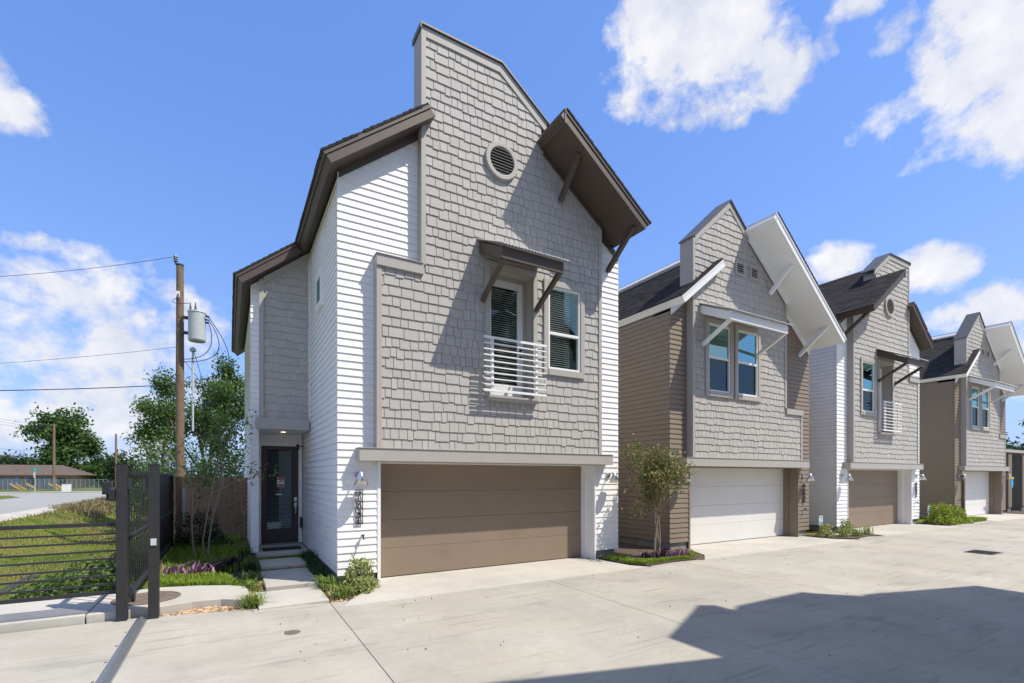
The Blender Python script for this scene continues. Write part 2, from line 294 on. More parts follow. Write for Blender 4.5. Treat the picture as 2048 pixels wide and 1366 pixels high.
# ------------------------------------------------------------------ mesh helpers
class MB:
    def __init__(s): s.v = []; s.f = []; s.k = []
    def add(s, vs, fs):
        k = len(s.v); s.k.append((k, len(s.f))); s.v += [tuple(p) for p in vs]; s.f += [tuple(i + k for i in f) for f in fs]; return s
    def box(s, x0, x1, y0, y1, z0, z1):
        return s.add([(x0,y0,z0),(x1,y0,z0),(x1,y1,z0),(x0,y1,z0),(x0,y0,z1),(x1,y0,z1),(x1,y1,z1),(x0,y1,z1)],
                     [(0,3,2,1),(4,5,6,7),(0,1,5,4),(1,2,6,5),(2,3,7,6),(3,0,4,7)])
    def prism_y(s, poly, y0, y1):          # poly of (x, z), extruded along y
        n = len(poly)
        return s.add([(p[0], y0, p[1]) for p in poly] + [(p[0], y1, p[1]) for p in poly],
                     [tuple(range(n)), tuple(range(2*n-1, n-1, -1))] + [((i+1) % n, i, n+i, n+(i+1) % n) for i in range(n)])
    def prism_z(s, poly, z0, z1):
        n = len(poly)
        return s.add([(p[0], p[1], z0) for p in poly] + [(p[0], p[1], z1) for p in poly],
                     [tuple(range(n-1, -1, -1)), tuple(range(n, 2*n))] + [(i, (i+1) % n, n+(i+1) % n, n+i) for i in range(n)])
    def bar(s, a, b, w, h, up=(0, 0, 1)):
        a = Vector(a); b = Vector(b); d = (b - a).normalized(); upv = Vector(up)
        sx = d.cross(upv)
        if sx.length < 1e-4: sx = d.cross(Vector((0, 1, 0)))
        sx.normalize(); sy = sx.cross(d)
        q = [(-w/2,-h/2),(w/2,-h/2),(w/2,h/2),(-w/2,h/2)]
        return s.add([a + sx*i + sy*j for i, j in q] + [b + sx*i + sy*j for i, j in q],
                     [(3,2,1,0),(4,5,6,7),(0,1,5,4),(1,2,6,5),(2,3,7,6),(3,0,4,7)])
    def tube(s, pts, rs, n=8, cap=True):
        pts = [Vector(p) for p in pts]
        if isinstance(rs, (int, float)): rs = [rs] * len(pts)
        ref = Vector((.37, .21, .9)); rings = []
        for i, p in enumerate(pts):
            d = (pts[min(i+1, len(pts)-1)] - pts[max(i-1, 0)]).normalized()
            a = d.cross(ref)
            if a.length < 1e-3: a = d.cross(Vector((1, 0, 0)))
            a.normalize(); b = d.cross(a)
            rings.append([p + (a*math.cos(2*math.pi*k/n) + b*math.sin(2*math.pi*k/n)) * rs[i] for k in range(n)])
        k0 = len(s.v)
        for r in rings: s.v += [tuple(q) for q in r]
        for i in range(len(pts)-1):
            for k in range(n):
                s.f.append((k0+i*n+k, k0+i*n+(k+1) % n, k0+(i+1)*n+(k+1) % n, k0+(i+1)*n+k))
        if cap:
            s.f.append(tuple(k0+k for k in range(n-1, -1, -1))); s.f.append(tuple(k0+(len(pts)-1)*n+k for k in range(n)))
        return s
    def lathe(s, prof, c=(0, 0, 0), n=20, axis='z'):      # prof of (r, h)
        k0 = len(s.v)
        for r, h in prof:
            for k in range(n):
                a = 2*math.pi*k/n; p = (r*math.cos(a), r*math.sin(a), h)
                if axis == 'y': p = (p[0], p[2], p[1])
                if axis == 'x': p = (p[2], p[0], p[1])
                s.v.append((p[0]+c[0], p[1]+c[1], p[2]+c[2]))
        for i in range(len(prof)-1):
            for k in range(n): s.f.append((k0+i*n+k, k0+i*n+(k+1) % n, k0+(i+1)*n+(k+1) % n, k0+(i+1)*n+k))
        return s
    def mesh(s, name, m=None, smooth=False):
        me = bpy.data.meshes.new(name); me.from_pydata(s.v, [], s.f)
        bm = bmesh.new(); bm.from_mesh(me); bmesh.ops.recalc_face_normals(bm, faces=bm.faces); bm.to_mesh(me); bm.free()
        if m: me.materials.append(MATS[m])
        if smooth:
            for p in me.polygons: p.use_smooth = True
        return me
    def split(s, name, m, parent=None, bevel=0):      # every added box or prism becomes an object of its own
        ks = s.k + [(len(s.v), len(s.f))]; o = None
        for (v0, f0), (v1, f1) in zip(ks[:-1], ks[1:]):
            b = MB(); b.v = s.v[v0:v1]; b.f = [tuple(i - v0 for i in f) for f in s.f[f0:f1]]
            q = b.build(name, m, parent, bevel=bevel); o = o or q
        return o
    def build(s, name, m, parent=None, loc=(0, 0, 0), rz=0, bevel=0, smooth=False):
        me = s.mesh(name, m, smooth)
        return link(name, me, parent, loc, rz, bevel)
def link(name, me, parent=None, loc=(0, 0, 0), rz=0, bevel=0):
    o = bpy.data.objects.new(name, me); COL.objects.link(o); o.location = loc; o.rotation_euler = (0, 0, rz)
    if parent: o.parent = parent
    if bevel:
        b = o.modifiers.new('bevel', 'BEVEL'); b.width = bevel; b.segments = 2; b.limit_method = 'ANGLE'
    return o
def tag(o, label=None, cat=None, group=None, kind=None):
    if label: o['label'] = label
    if cat: o['category'] = cat
    if group: o['group'] = group
    if kind: o['kind'] = kind
    return o
def empty(name, loc=(0, 0, 0), rz=0, label=None, cat=None, group=None):
    o = bpy.data.objects.new(name, None); COL.objects.link(o); o.location = loc; o.rotation_euler = (0, 0, rz); o.empty_display_size = .2
    return tag(o, label, cat, group)
def copy_tree(o, parent=None):
    c = o.copy(); COL.objects.link(c); c.parent = parent
    for ch in list(o.children): copy_tree(ch, c)
    return c
def clip(poly, a, b, c):      # keep a*x + b*z <= c
    out = []
    for i in range(len(poly)):
        p, q = poly[i], poly[(i+1) % len(poly)]
        dp = a*p[0]+b*p[1]-c; dq = a*q[0]+b*q[1]-c
        if dp <= 1e-9: out.append(p)
        if (dp < -1e-9 and dq > 1e-9) or (dp > 1e-9 and dq < -1e-9):
            t_ = dp/(dp-dq); out.append((p[0]+(q[0]-p[0])*t_, p[1]+(q[1]-p[1])*t_))
    return out
def area(poly): return abs(sum(poly[i][0]*poly[(i+1) % len(poly)][1]-poly[(i+1) % len(poly)][0]*poly[i][1] for i in range(len(poly))))/2
PC = {}
def lap_mesh(name, poly, z0, e, dt, db, m):
    """one lapped piece: poly (u, z) on a wall whose outside is -y; thick at its butt (db), thin at its head (dt)"""
    ox = min(p[0] for p in poly); oz = min(p[1] for p in poly)
    key = (name, m, round(z0-oz, 3), round(e, 3), tuple((round(p[0]-ox, 3), round(p[1]-oz, 3)) for p in poly))
    if key not in PC:
        n = len(poly); b = MB()
        fr = [(p[0]-ox, -(db+(dt-db)*min(1, max(0, (p[1]-z0)/e))), p[1]-oz) for p in poly]
        bk = [(p[0]-ox, 0.0, p[1]-oz) for p in poly]
        b.add(fr+bk, [tuple(range(n))]+[((i+1) % n, i, n+i, n+(i+1) % n) for i in range(n)])
        PC[key] = b.mesh(name, m)
    return PC[key], ox, oz

# ------------------------------------------------------------------ town houses (local frame: x along the front, y into the house, front siding plane y = 0)
CAMV = Vector((0, 0, 1.88))
class House:
    def __init__(s, root, ind=300):
        s.r = root; s.q = {}; s.ind = ind
    def piece(s, name, poly, z0, e, dt, db, m, org, rot):
        if len(poly) < 3 or area(poly) < 4e-4: return
        s.q.setdefault((name, m), []).append((poly, z0, e, dt, db, org, rot))
    def flush(s):
        bpy.context.view_layer.update(); MW = s.r.matrix_world
        for (name, m), L in s.q.items():
            def place(it):
                poly, z0, e, dt, db, org, rot = it
                me, ox, oz = lap_mesh(name, poly, z0, e, dt, db, m)
                if rot == 0: loc = (ox, org, oz); rz = 0
                elif rot == -1: loc = (org, -ox, oz); rz = -math.pi/2
                else: loc = (org, ox, oz); rz = math.pi/2
                return me, loc, rz
            def key(it):
                _, loc, _ = place(it)
                return -area(it[0]) / max(1, (MW @ Vector(loc) - CAMV).length_squared)
            P = [(key(i), n, i) for n, i in enumerate(L)]; P.sort(key=lambda t: t[:2])
            rest = MB()
            for k, (_, _, it) in enumerate(P):
                me, loc, rz = place(it)
                if k < s.ind: link(name, me, s.r, loc, rz)
                else:
                    M4 = Matrix.Translation(loc) @ Matrix.Rotation(rz, 4, 'Z')
                    rest.add([M4 @ v.co for v in me.vertices], [tuple(p.vertices) for p in me.polygons])
            if rest.v: tag(rest.build(name + 's_joined', m, s.r), kind='stuff')
    def siding(s, m, rot, org, u0, u1, z0, z1, cuts=(), e=.126, zbase=.2, uf=None):
        k = math.floor((z0 - zbase) / e + 1e-6)
        while True:
            a = zbase + k * e; k += 1
            if a >= z1 - .01: break
            b = a + e; ua, ub = (uf((a+b)/2) if uf else (u0, u1))
            lo, hi = max(a, z0), min(b, z1)
            if hi - lo < .008 or ub - ua < .01: continue
            segs = [(ua, ub)]
            if ub - ua > 2.6:                       # long runs are butted from two lengths
                j_ = ua + (ub-ua)*random.uniform(.25, .75); segs = [(ua, j_-.002), (j_+.002, ub)]
            for sa, sb in segs:
                poly = [(sa, lo), (sb, lo), (sb, hi), (sa, hi)]
                for c in cuts: poly = clip(poly, *c)
                s.piece('siding_board', poly, a, e, .006, .024, m, org, rot)
    def shingles(s, m, org, z0, z1, lr, cuts=(), holes=(), e=.178, rot=0):
        k = 0
        rs = random.Random(int(org*1000) + int(z0*100))
        while z0 + k * e < z1 - .01:
            a = z0 + k * e; b = a + e; k += 1
            u0, u1 = lr((a+b)/2); u = u0 - rs.uniform(0, .12)
            while u < u1:
                w = rs.choice((.11, .14, .155, .19, .225, .275)); off = rs.choice((0, 0, .014, .026))
                x0, x1 = max(u, u0), min(u + w - .011, u1); u += w
                if x1 - x0 < .02: continue
                zb = a - off if k > 1 else a
                polys = [[(x0, zb), (x1, zb), (x1, min(b+.002, z1)), (x0, min(b+.002, z1))]]
                for hx0, hx1, hz0, hz1 in holes:
                    nx = []
                    for p in polys:
                        px0, px1 = p[0][0], p[1][0]; pz0, pz1 = p[0][1], p[2][1]
                        if px1 <= hx0 or px0 >= hx1 or pz1 <= hz0 or pz0 >= hz1: nx.append(p); continue
                        for q in ((px0, min(px1, hx0), pz0, pz1), (max(px0, hx1), px1, pz0, pz1), (max(px0, hx0), min(px1, hx1), pz0, min(pz1, hz0)), (max(px0, hx0), min(px1, hx1), max(pz0, hz1), pz1)):
                            if q[1]-q[0] > .012 and q[3]-q[2] > .012: nx.append([(q[0], q[2]), (q[1], q[2]), (q[1], q[3]), (q[0], q[3])])
                    polys = nx
                for p in polys:
                    for c in cuts: p = clip(p, *c)
                    s.piece('shingle', p, a - .026, e + .026, .005, .025, m, org, rot)

def roof_slab(root, trim, x0, z0, x1, z1, y0, y1, eave=True, name='roof_slope', t=.22, steps=True, eaveface=True):
    """sloping roof leaf from its low edge (x0, z0) to its high edge (x1, z1); y0 is the front rake"""
    d = Vector((x1-x0, z1-z0)); L = d.length; d /= L; n = Vector((-d.y, d.x))
    if n.y < 0: n = -n
    P0 = Vector((x0, z0))
    def q(a, b, ta, tb): return [tuple(P0 + d*a - n*ta), tuple(P0 + d*b - n*ta), tuple(P0 + d*b - n*tb), tuple(P0 + d*a - n*tb)]
    body = MB().prism_y(q(.03, L, .085, t), y0+.03, y1-.03).build(name, trim, root)
    MB().prism_y(q(.012, L, .03, .083), y0+.012, y1-.012).build('drip_edge', trim, body)
    sh = MB()
    e = .142; k = 0
    rs = random.Random(int(abs(x0)*100) + int(z0*10))
    while k*e < L:
        a = k*e; b = min(L, a+e+.01)
        p0 = P0 + d*a - n*.03; p1 = P0 + d*b - n*.03; p2 = P0 + d*b + n*.0; p3 = P0 + d*a + n*.011
        u = y0 - rs.uniform(0, .3)
        if not steps: sh.prism_y([tuple(p0), tuple(p1), tuple(p2), tuple(p3)], y0, y1)
        else:
            while u < y1:
                w = rs.choice((.2, .26, .33, .4)); ua, ub = max(u, y0), min(u+w-.004, y1); u += w
                if ub-ua < .02: continue
                jj = n*rs.choice((0, 0, .004, .007))
                sh.prism_y([tuple(p0), tuple(p1), tuple(p2+jj*.3), tuple(p3+jj)], ua, ub)
        k += 1
    tag(sh.build('asphalt_shingles', 'asphalt_shingle', body), kind='stuff')
    return body

def cone_lamp(root, x, z, y0=0.0):
    b = MB().lathe([(.0, -.035), (.055, -.035), (.06, -.01), (.06, 0)], (x, y0, z), 16, 'y').build('wall_lamp', 'brushed_metal', root, smooth=False)
    pts = [(x, y0-.03, z), (x, y0-.10, z+.05), (x, y0-.17, z+.055), (x, y0-.22, z+.03), (x, y0-.225, z-.01)]
    MB().tube(pts, .013, 8).build('arm', 'brushed_metal', b, smooth=True)
    MB().lathe([(.012, .06), (.028, .045), (.128, -.165), (.124, -.165), (.02, .035)], (x, y0-.225, z), 24).build('lamp_shade', 'brushed_metal', b, smooth=True)
    MB().lathe([(0, -.10), (.03, -.10), (.035, -.06), (.015, .0)], (x, y0-.225, z), 12).build('bulb', 'plastic_white', b)

def number_plate(root, x, z0, z1, txt, mirror, y0=-.03):
    w = .125; b = MB()
    for a in (x, x+w-.012): b.box(a, a+.012, y0-.02, y0-.005, z0, z1)
    for c in (z0, z1-.014): b.box(x+.0121, x+w-.0121, y0-.02, y0-.005, c, c+.014)
    o = b.build('house_number', 'dark_metal', root)
    h = (z1-z0-.03)/len(txt)
    for i, ch in enumerate(txt):
        cu = bpy.data.curves.new('digit', 'FONT'); cu.body = ch; cu.size = h*1.36; cu.extrude = .007; cu.align_x = 'CENTER'; cu.offset = .0005
        to = bpy.data.objects.new('tmp', cu); COL.objects.link(to)
        dg = bpy.context.evaluated_depsgraph_get(); me = bpy.data.meshes.new_from_object(to.evaluated_get(dg)); bpy.data.objects.remove(to)
        me.materials.clear(); me.materials.append(MATS['dark_metal'])
        sx = -1 if mirror else 1
        me.transform(Matrix.Translation((x+w/2, y0-.012, z1-.022-h*(i+1)+.006)) @ Matrix.Diagonal((sx, 1, 1, 1)) @ Matrix.Rotation(math.pi/2, 4, 'X'))
        link('digit', me, o)

def window(root, x0, x1, z0, z1, zm, y, glass, casing='grey_trim', cas=(.11, .11, .13, .12), slats=0, blindw=1.0, rot=None, sl_y=.07):
    """double-hung window; y = wall face it sits in"""
    cl, cr, cb, ct = cas; yc = y-.055
    b = MB(); b.box(x0-cl, x0, yc, y+.02, z0-cb, z1+ct); b.box(x1, x1+cr, yc, y+.02, z0-cb, z1+ct); b.box(x0, x1, yc, y+.02, z1, z1+ct); b.box(x0, x1, yc-.015, y+.02, z0-cb, z0)
    w = b.build('window', casing, root, bevel=.004)
    f = MB(); fw = .045; ya, yb = y-.03, y+.05
    f.box(x0, x0+fw, ya, yb, z0, z1); f.box(x1-fw, x1, ya, yb, z0, z1); f.box(x0+fw, x1-fw, ya, yb, z0, z0+fw); f.box(x0+fw, x1-fw, ya, yb, z1-fw, z1); f.box(x0+fw, x1-fw, ya+.004, yb, zm-.028, zm+.028)
    f.build('frame', 'white_trim', w)
    for a, c, dy, g_ in ((z0+fw, zm-.028, .018, 'window_screen' if glass == 'window_glass_bright' else glass), (zm+.028, z1-fw, .0, glass)):
        MB().box(x0+fw, x1-fw, y+dy, y+dy+.006, a, c).build('pane', g_, w)
    if slats:
        bx1 = x0 + (x1-x0)*blindw - .05; n = int((z1-z0-.12)/.046)
        me = MB().bar((x0+.05, 0, 0), (bx1, 0, 0), .044, .003, up=(0, -.12, .99)).mesh('slat', 'blind')
        for k in range(n): link('slat', me, w, (0, y+sl_y, z0+.07+k*.046))
    return w
def liner(root, x0, x1, z0, z1, y0, y1):
    b = MB(); t = .004
    b.box(x0+t, x1-t, y1, y1+.02, z0+t, z1-t)
    for a in (x0+t, x1-t-.01): b.box(a, a+.01, y0, y1, z0+t, z1-t)
    for c in (z0+t, z1-t-.01): b.box(x0+.02, x1-.02, y0, y1, c, c+.01)
    return b.build('dark_room_box', 'interior_dark', root)
def awning(root, x0, x1, zw, zf, yw, yf, trim, foot, fx):
    """corrugated canopy: sheet x0..x1 from the wall (yw, zw) to its front (yf, zf)"""
    bx0, bx1 = x0+.05, x1-.10; hb = .21
    b = MB(); b.box(bx0, bx1, yf+.04, yf+.09, zf-.03-hb, zf-.035)
    for a in (bx0, bx1-.05): b.prism_y([(0, 0)]*3, 0, 0) if False else b.add([(a, yf+.091, zf-.035-hb), (a+.05, yf+.091, zf-.035-hb), (a+.05, yw, zw-.05-hb), (a, yw, zw-.05-hb), (a, yf+.091, zf-.035), (a+.05, yf+.091, zf-.035), (a+.05, yw, zw-.05), (a, yw, zw-.05)], [(0,3,2,1),(4,5,6,7),(0,1,5,4),(1,2,6,5),(2,3,7,6),(3,0,4,7)])
    b.box(bx0+.051, bx1-.051, yw-.05, yw, zw-.06-hb, zw-.06)
    o = b.build('awning', trim, root)
    n = int((x1-x0)/.0145); v = []; fcs = []
    for i in range(n+1):
        x = x0+(x1-x0)*i/n; dz = .011*math.sin(2*math.pi*(x-x0)/.068)
        v += [(x, yf-.05, zf-.02+dz), (x, yw+.01, zw+dz), (x, yf-.05, zf-.02+dz-.006), (x, yw+.01, zw+dz-.006)]
    for i in range(n):
        a = i*4; fcs += [(a, a+4, a+5, a+1), (a+2, a+3, a+7, a+6), (a, a+2, a+6, a+4)]
    MB().add(v, fcs).build('metal_sheet', 'galvanized', o)
    for k, x in enumerate(fx):
        MB().bar((x, yf+.075, zf-.05-hb*.75), (x, yw+.0, foot), .075, .085).build('brace', trim, o)
    return o
def garage(root, x0, x1, h, y, m):
    b = MB().box(x0-.05, x1+.05, y+.03, y+.07, 0.004, h+.08).build('garage_door', m, root)
    n = 4; e = h/n
    me = MB().box(x0-.04, x1+.04, y, y+.029, .002, e-.002).mesh('panel', m)
    for k in range(n): link('panel', me, b, (0, 0, .012+k*e), bevel=.003)
    MB().box(x0-.04, x1+.04, y-.006, y+.028, .002, .016).build('bottom_seal', 'plastic_black', b)
    return b

def house(kind, name, X0, label, st, mirror=False, ind=300, wing=False, number=None, num_side='L', opp=None, group='town houses along the drive', detail=True):
    root = empty(name, (X0, 8.56, 0), 0, label, 'house', group)
    if mirror: root.scale = (-1, 1, 1)
    if opp: root.location = (opp[0], opp[1], 0); root.rotation_euler = (0, 0, math.pi); root.scale = (-1 if mirror else 1, 1, 1)
    H = House(root, ind); sid, trim, gdoor = st['siding'], st['trim'], st['garage']
    A = kind == 'A'
    Wd = 6.24 if A else 6.27
    yB = 10.1
    if A:
        eL, zL, sL = -.338, 7.07, .80; tipx, tipz, sR = 6.235, 7.32, .7247; ovx = 3.995
        gx0, gx1 = .70, 5.55; bm0, bm1 = .287, 5.881; xL, xR, xT = .587, 5.597, 1.385
        ext = None
    else:
        eL, zL, sL = -.03, 6.35, .795; tipx, tipz, sR = 6.42, 6.02, .793; ovx = 2.86
        gx0, gx1 = .72, 5.66; bm0, bm1 = .31, 5.87; xL, xR, xT = .60, 4.74, .60
        ext = 5.57
    rL = lambda x: zL + sL*(x-eL); rR = lambda x: tipz + sR*(tipx-x)
    xr = (tipz + sR*tipx - zL + sL*eL)/(sL+sR); zr = rL(xr)
    tv = .29; gh = 2.13
    # core of the house, piers and header, as backing for the cladding
    c = MB()
    c.prism_y([(.03, .2), (Wd-.03, .2), (Wd-.03, rR(Wd)-tv-.02), (xr, zr-tv-.02), (.03, rL(.03)-tv-.02)], .64, yB)
    c.box(.03, gx0, .004, .641, .2, min(rL(0), 9)-tv-.03) ; c.box(gx1, Wd-.03, .004, .641, .2, rR(Wd)-tv-.05)
    if A: c.prism_y([(gx0, 5.6), (xT+.05, 5.6), (xT+.05, rL(xT)-tv-.02), (gx0, rL(gx0)-tv-.02)], .004, .641)
    else: c.prism_y([(xR-.05, 3.8), (gx1, 3.8), (gx1, rR(gx1)-tv-.02), (xR-.05, rR(xR-.05)-tv-.02)], .004, .641)
    c.box(gx0, gx1, .004, .641, gh+.01, 2.40)
    c.build('wall', sid, root)
    f = MB(); f.box(.05, gx0-.06, .03, .5, 0, .2); f.box(gx1+.06, Wd-.05, .03, .5, 0, .2); f.box(.05, .3, .5, yB-.03, 0, .2); f.box(Wd-.3, Wd-.05, .5, yB-.03, 0, .2)
    f.split('foundation', 'concrete_foundation', root)
    # jamb lining and casing of the garage opening
    j = MB(); jm = st['jamb']
    j.box(gx1-.012, gx1+.0, .0, .43, 0.003, gh+.01); j.box(gx1-.045, gx1-.0125, .26, .42, .003, gh+.01); j.box(gx0, gx0+.012, .0, .43, .003, gh+.01); j.box(gx0+.0125, gx0+.05, .26, .42, .003, gh+.01)
    j.box(gx0-.05, gx0+.006, -.03, -.0005, .003, 2.14); j.box(gx1-.006, gx1+.03, -.03, -.0005, .003, 2.14); j.box(gx0+.0125, gx1-.0125, .0, .43, gh-.01, gh+.005)
    j.split('garage_casing', jm, root)
    garage(root, gx0, gx1, gh-.012, .416, gdoor)
    # beam over the garage
    b = MB().box(bm0, bm1, -.26, -.0, 2.145, 2.36).build('beam', 'grey_trim', root, bevel=.005)
    MB().box(bm0-.012, bm1+.012, -.275, -.0, 2.361, 2.373).build('flashing', 'grey_trim', b)
    # ---- shingled projecting bay
    yf = -.18; yc = -.215
    if A:
        par = lambda x: 10.0 - .715*max(0, x-3.035)
        holes = [(2.78, 3.775, 3.46, 5.95), (4.145, 4.99, 4.13, 5.87)]
        k = MB()
        k.box(xL, xR, yf, .64, 2.15, 3.46); k.box(xL, 2.78, yf, .64, 3.461, 5.70); k.box(xT, 2.78, yf, .64, 5.701, 5.95); k.box(3.775, 4.145, yf, .64, 3.461, 5.95); k.box(4.99, xR, yf, .64, 3.461, 5.95)
        k.box(4.1451, 4.9899, yf, .64, 3.461, 4.13); k.box(4.1451, 4.9899, yf, .64, 5.87, 5.95)
        k.prism_y([(xT, 5.951), (xR, 5.951), (xR, rR(xR)-tv), (ovx, rR(ovx)-tv), (ovx, par(ovx)), (3.035, 10), (xT, 10)], yf, .19)
        k.build('bay_wall', 'grey_trim', root)
        t_ = MB()
        t_.box(xT, xT+.09, yc, yf-.001, 5.702, 9.99); t_.prism_y([(xT+.0901, 9.99-.17), (3.0, 9.99-.17), (3.035, 9.99), (xT+.0901, 9.99)], yc, yf-.001)
        sl = lambda x, o: 9.99-.715*(x-3.035)-o
        t_.prism_y([(3.0, 9.82), (3.0+.001, 9.82), (ovx+.12, sl(ovx+.12, .20)), (ovx+.12, sl(ovx+.12, 0)), (3.0351, 9.99)], yc-.001, yf-.001)
        t_.box(xL, xL+.09, yc, yf-.001, 2.375, 5.51); t_.box(xL-.004, xT+.04, yc-.03, yf-.001, 5.511, 5.70); t_.box(xR-.085, xR, yc, yf-.001, 2.375, rR(xR)-tv-.02)
        t_.split('bay_trim', 'grey_trim', root, bevel=.003)
        MB().box(xL-.02, xT+.03, yc-.05, .0, 5.701, 5.712).build('bay_flashing', 'grey_trim', root)
        cp = MB(); cp.box(xT-.025, 3.035, yf-.07, .22, 10.0, 10.035)
        cp.prism_y([(3.0351, 10.0), (3.0351, 10.035), (ovx+.2, par(ovx+.2)+.035), (ovx+.2, par(ovx+.2))], yf-.07, .22); cp.box(xT-.025, xT-.005, yf-.07, .22, 9.93, 9.999)
        cp.build('parapet_cap', 'metal_cap', root)
        if detail: H.shingles('grey_shingle', yf, 2.375, 9.83, lambda z: ((xL if z < 5.5 else xT)+.091, xR-.087), cuts=[(.715, 1, 9.99-.19+.715*3.035), (sR, 1, tipz-tv+sR*tipx)] if False else [(0, 1, 9.815), (.715, 1, 9.99-.20+.715*3.035)], holes=holes+[(ovx-.05, 9, -1, -1)])
        clipover = (sR, 1, tipz-tv-.02+sR*tipx)
    else:
        par = lambda x: 9.33-.90*abs(x-2.077)
        holes = [(1.197, 2.09, 4.12, 5.9), (2.40, 3.32, 4.12, 5.9)]
        k = MB(); k.box(xL, xR, yf, .64, 2.15, 4.12); k.box(xR+.001, ext, yf, .64, 2.15, 3.90)
        k.box(xL, 1.197, yf, .64, 4.121, 5.9); k.box(2.09, 2.40, yf, .64, 4.121, 5.9); k.box(3.32, xR, yf, .64, 4.121, 5.9)
        xo = ovx
        k.prism_y([(xL, 5.901), (xR, 5.901), (xR, rR(xR)-tv), (xo, rR(xo)-tv), (xo, par(xo)), (2.077, 9.33), (xL, par(xL))], yf, .20)
        k.build('bay_wall', 'grey_trim', root)
        t_ = MB(); t_.box(xL, xL+.085, yc, yf-.001, 2.375, par(xL)-.02); t_.box(xR-.085, xR, yc, yf-.001, 3.905, rR(xR)-tv-.02); t_.box(ext-.085, ext, yc, yf-.001, 2.375, 3.735); t_.box(xR-.04, ext+.004, yc-.03, yf-.001, 3.736, 3.90)
        t_.prism_y([(xL+.0851, par(xL+.085)-.2), (2.077, 9.33-.2), (2.077, 9.32), (xL+.0851, par(xL+.085)-.01)], yc, yf-.001)
        t_.prism_y([(2.0771, 9.13), (xo+.05, par(xo+.05)-.2), (xo+.05, par(xo+.05)-.01), (2.0771, 9.32)], yc, yf-.001)
        t_.split('bay_trim', 'grey_trim', root, bevel=.003)
        cp = MB(); cp.prism_y([(xL-.03, par(xL-.03)), (2.077, 9.33), (2.077, 9.368), (xL-.03, par(xL-.03)+.035)], yf-.07, .23); cp.prism_y([(2.0771, 9.33), (xo+.03, par(xo+.03)), (xo+.03, par(xo+.03)+.035), (2.0771, 9.368)], yf-.07, .23)
        cp.build('parapet_cap', 'metal_cap', root)
        if detail:
            H.shingles('grey_shingle', yf, 2.375, 9.2, lambda z: (xL+.086, (ext if z < 3.8 else xR)-.086), cuts=[(-.9, 1, 9.12-.9*2.077), (.9, 1, 9.12+.9*2.077)], holes=holes)
    if detail:
        # trim shingles that would pass through the big overhang
        L = H.q.get(('shingle', 'grey_shingle'), [])
        new = []
        for (poly, z0, e, dt, db, org, rot) in L:
            if max(p[0] for p in poly) > ovx - .02: poly = clip(poly, sR, 1, tipz-tv-.015+sR*tipx) if min(p[0] for p in poly) >= ovx-.13 else poly
            if len(poly) >= 3: new.append((poly, z0, e, dt, db, org, rot))
        H.q[('shingle', 'grey_shingle')] = new
    # ---- lap siding
    if detail:
        gb = (-sL, 1, rL(0)-tv-.02)
        H.siding(sid, 0, 0.0, 0, 0, .2, 9.4 if A else 7.2, cuts=[(-sL, 1, zL-sL*eL-tv-.02)], uf=lambda z: (-.022, gx0-.05 if z < 2.15 else (xL if (not A or z < 5.6) else xT)))
        H.siding(sid, 0, 0.0, 0, 0, .2, 8.2, cuts=[(sR, 1, tipz-tv-.02+sR*tipx)], uf=lambda z: (gx1+.03 if z < 2.15 else (xR if (A or z > 3.82) else ext), Wd+.022))
        if wing:
            H.siding(sid, -1, 0.03, 0, 0, .2, rL(0)-tv-.02, uf=lambda z: (-4.74 if z < 2.95 else -3.42, .0))
        elif mirror: H.siding(sid, 1, Wd-.03, 0, 6.0, .2, rR(Wd)-tv-.02)
        else: H.siding(sid, -1, 0.03, -6.0, .0, .2, rL(0)-tv-.02)
        if mirror: H.siding(sid, -1, .03, -.9, 0, .2, rL(0)-tv-.02)
        else: H.siding(sid, 1, Wd-.03, 0, .9, .2, rR(Wd)-tv-.02)
    # ---- roof
    yo = -1.08; stp = detail
    if A:
        roof_slab(root, trim, eL, zL, 1.45, rL(1.45), -.41, 10.45, steps=stp)
        roof_slab(root, trim, 1.4501, rL(1.4501), xr, zr, .21, 10.45, name='roof_slope', steps=stp)
    else:
        roof_slab(root, trim, eL-.02, rL(eL-.02), 1.52, rL(1.52), -.41, 10.45, steps=stp)
        roof_slab(root, trim, 1.5201, rL(1.5201), xr, zr, .22, 10.45, steps=stp)
    ov = roof_slab(root, trim, tipx, tipz, ovx, rR(ovx), yo, 10.45, steps=stp, name='roof_overhang')
    MB().prism_y([(ovx-.012, rR(ovx)-.30), (ovx-.012, rR(ovx)-.035), (ovx-.045, rR(ovx)-.01), (ovx-.045, rR(ovx)-.27)], yo+.02, -.235).build('fascia', trim, ov)
    if ovx > xr + .05: roof_slab(root, trim, ovx-.0001, rR(ovx-.0001), xr, zr, .21, 10.45, steps=stp)
    MB().prism_y([(xr-.14, zr-.09), (xr, zr+.035), (xr+.14, zr-.09), (xr, zr+.005)], .24, 10.45).build('ridge_cap', 'asphalt_shingle', root)
    # frieze boards against the gable
    fz = MB(); fz.prism_y([(0, rL(0)-tv-.13), ((xT if A else xL), rL(xT if A else xL)-tv-.13), ((xT if A else xL), rL(xT if A else xL)-tv+.03), (0, rL(0)-tv+.03)], -.045, -.026)
    fz.prism_y([(xR+.001, rR(xR)-tv-.13), (Wd, rR(Wd)-tv-.13), (Wd, rR(Wd)-tv+.03), (xR+.001, rR(xR)-tv+.03)], -.045, -.026)
    x_a = ovx+.02; fz.prism_y([(x_a, rR(x_a)-tv-.11), (xR-.002, rR(xR)-tv-.11), (xR-.002, rR(xR)-tv+.03), (x_a, rR(x_a)-tv+.03)], yc-.025, yc-.004)
    fz.split('frieze_board', trim, root)
    br = ((4.45, 7.70, -.215), (5.93, 6.60, -.02)) if A else ((3.88, 7.15, -.215), (5.70, 5.63, -.02))
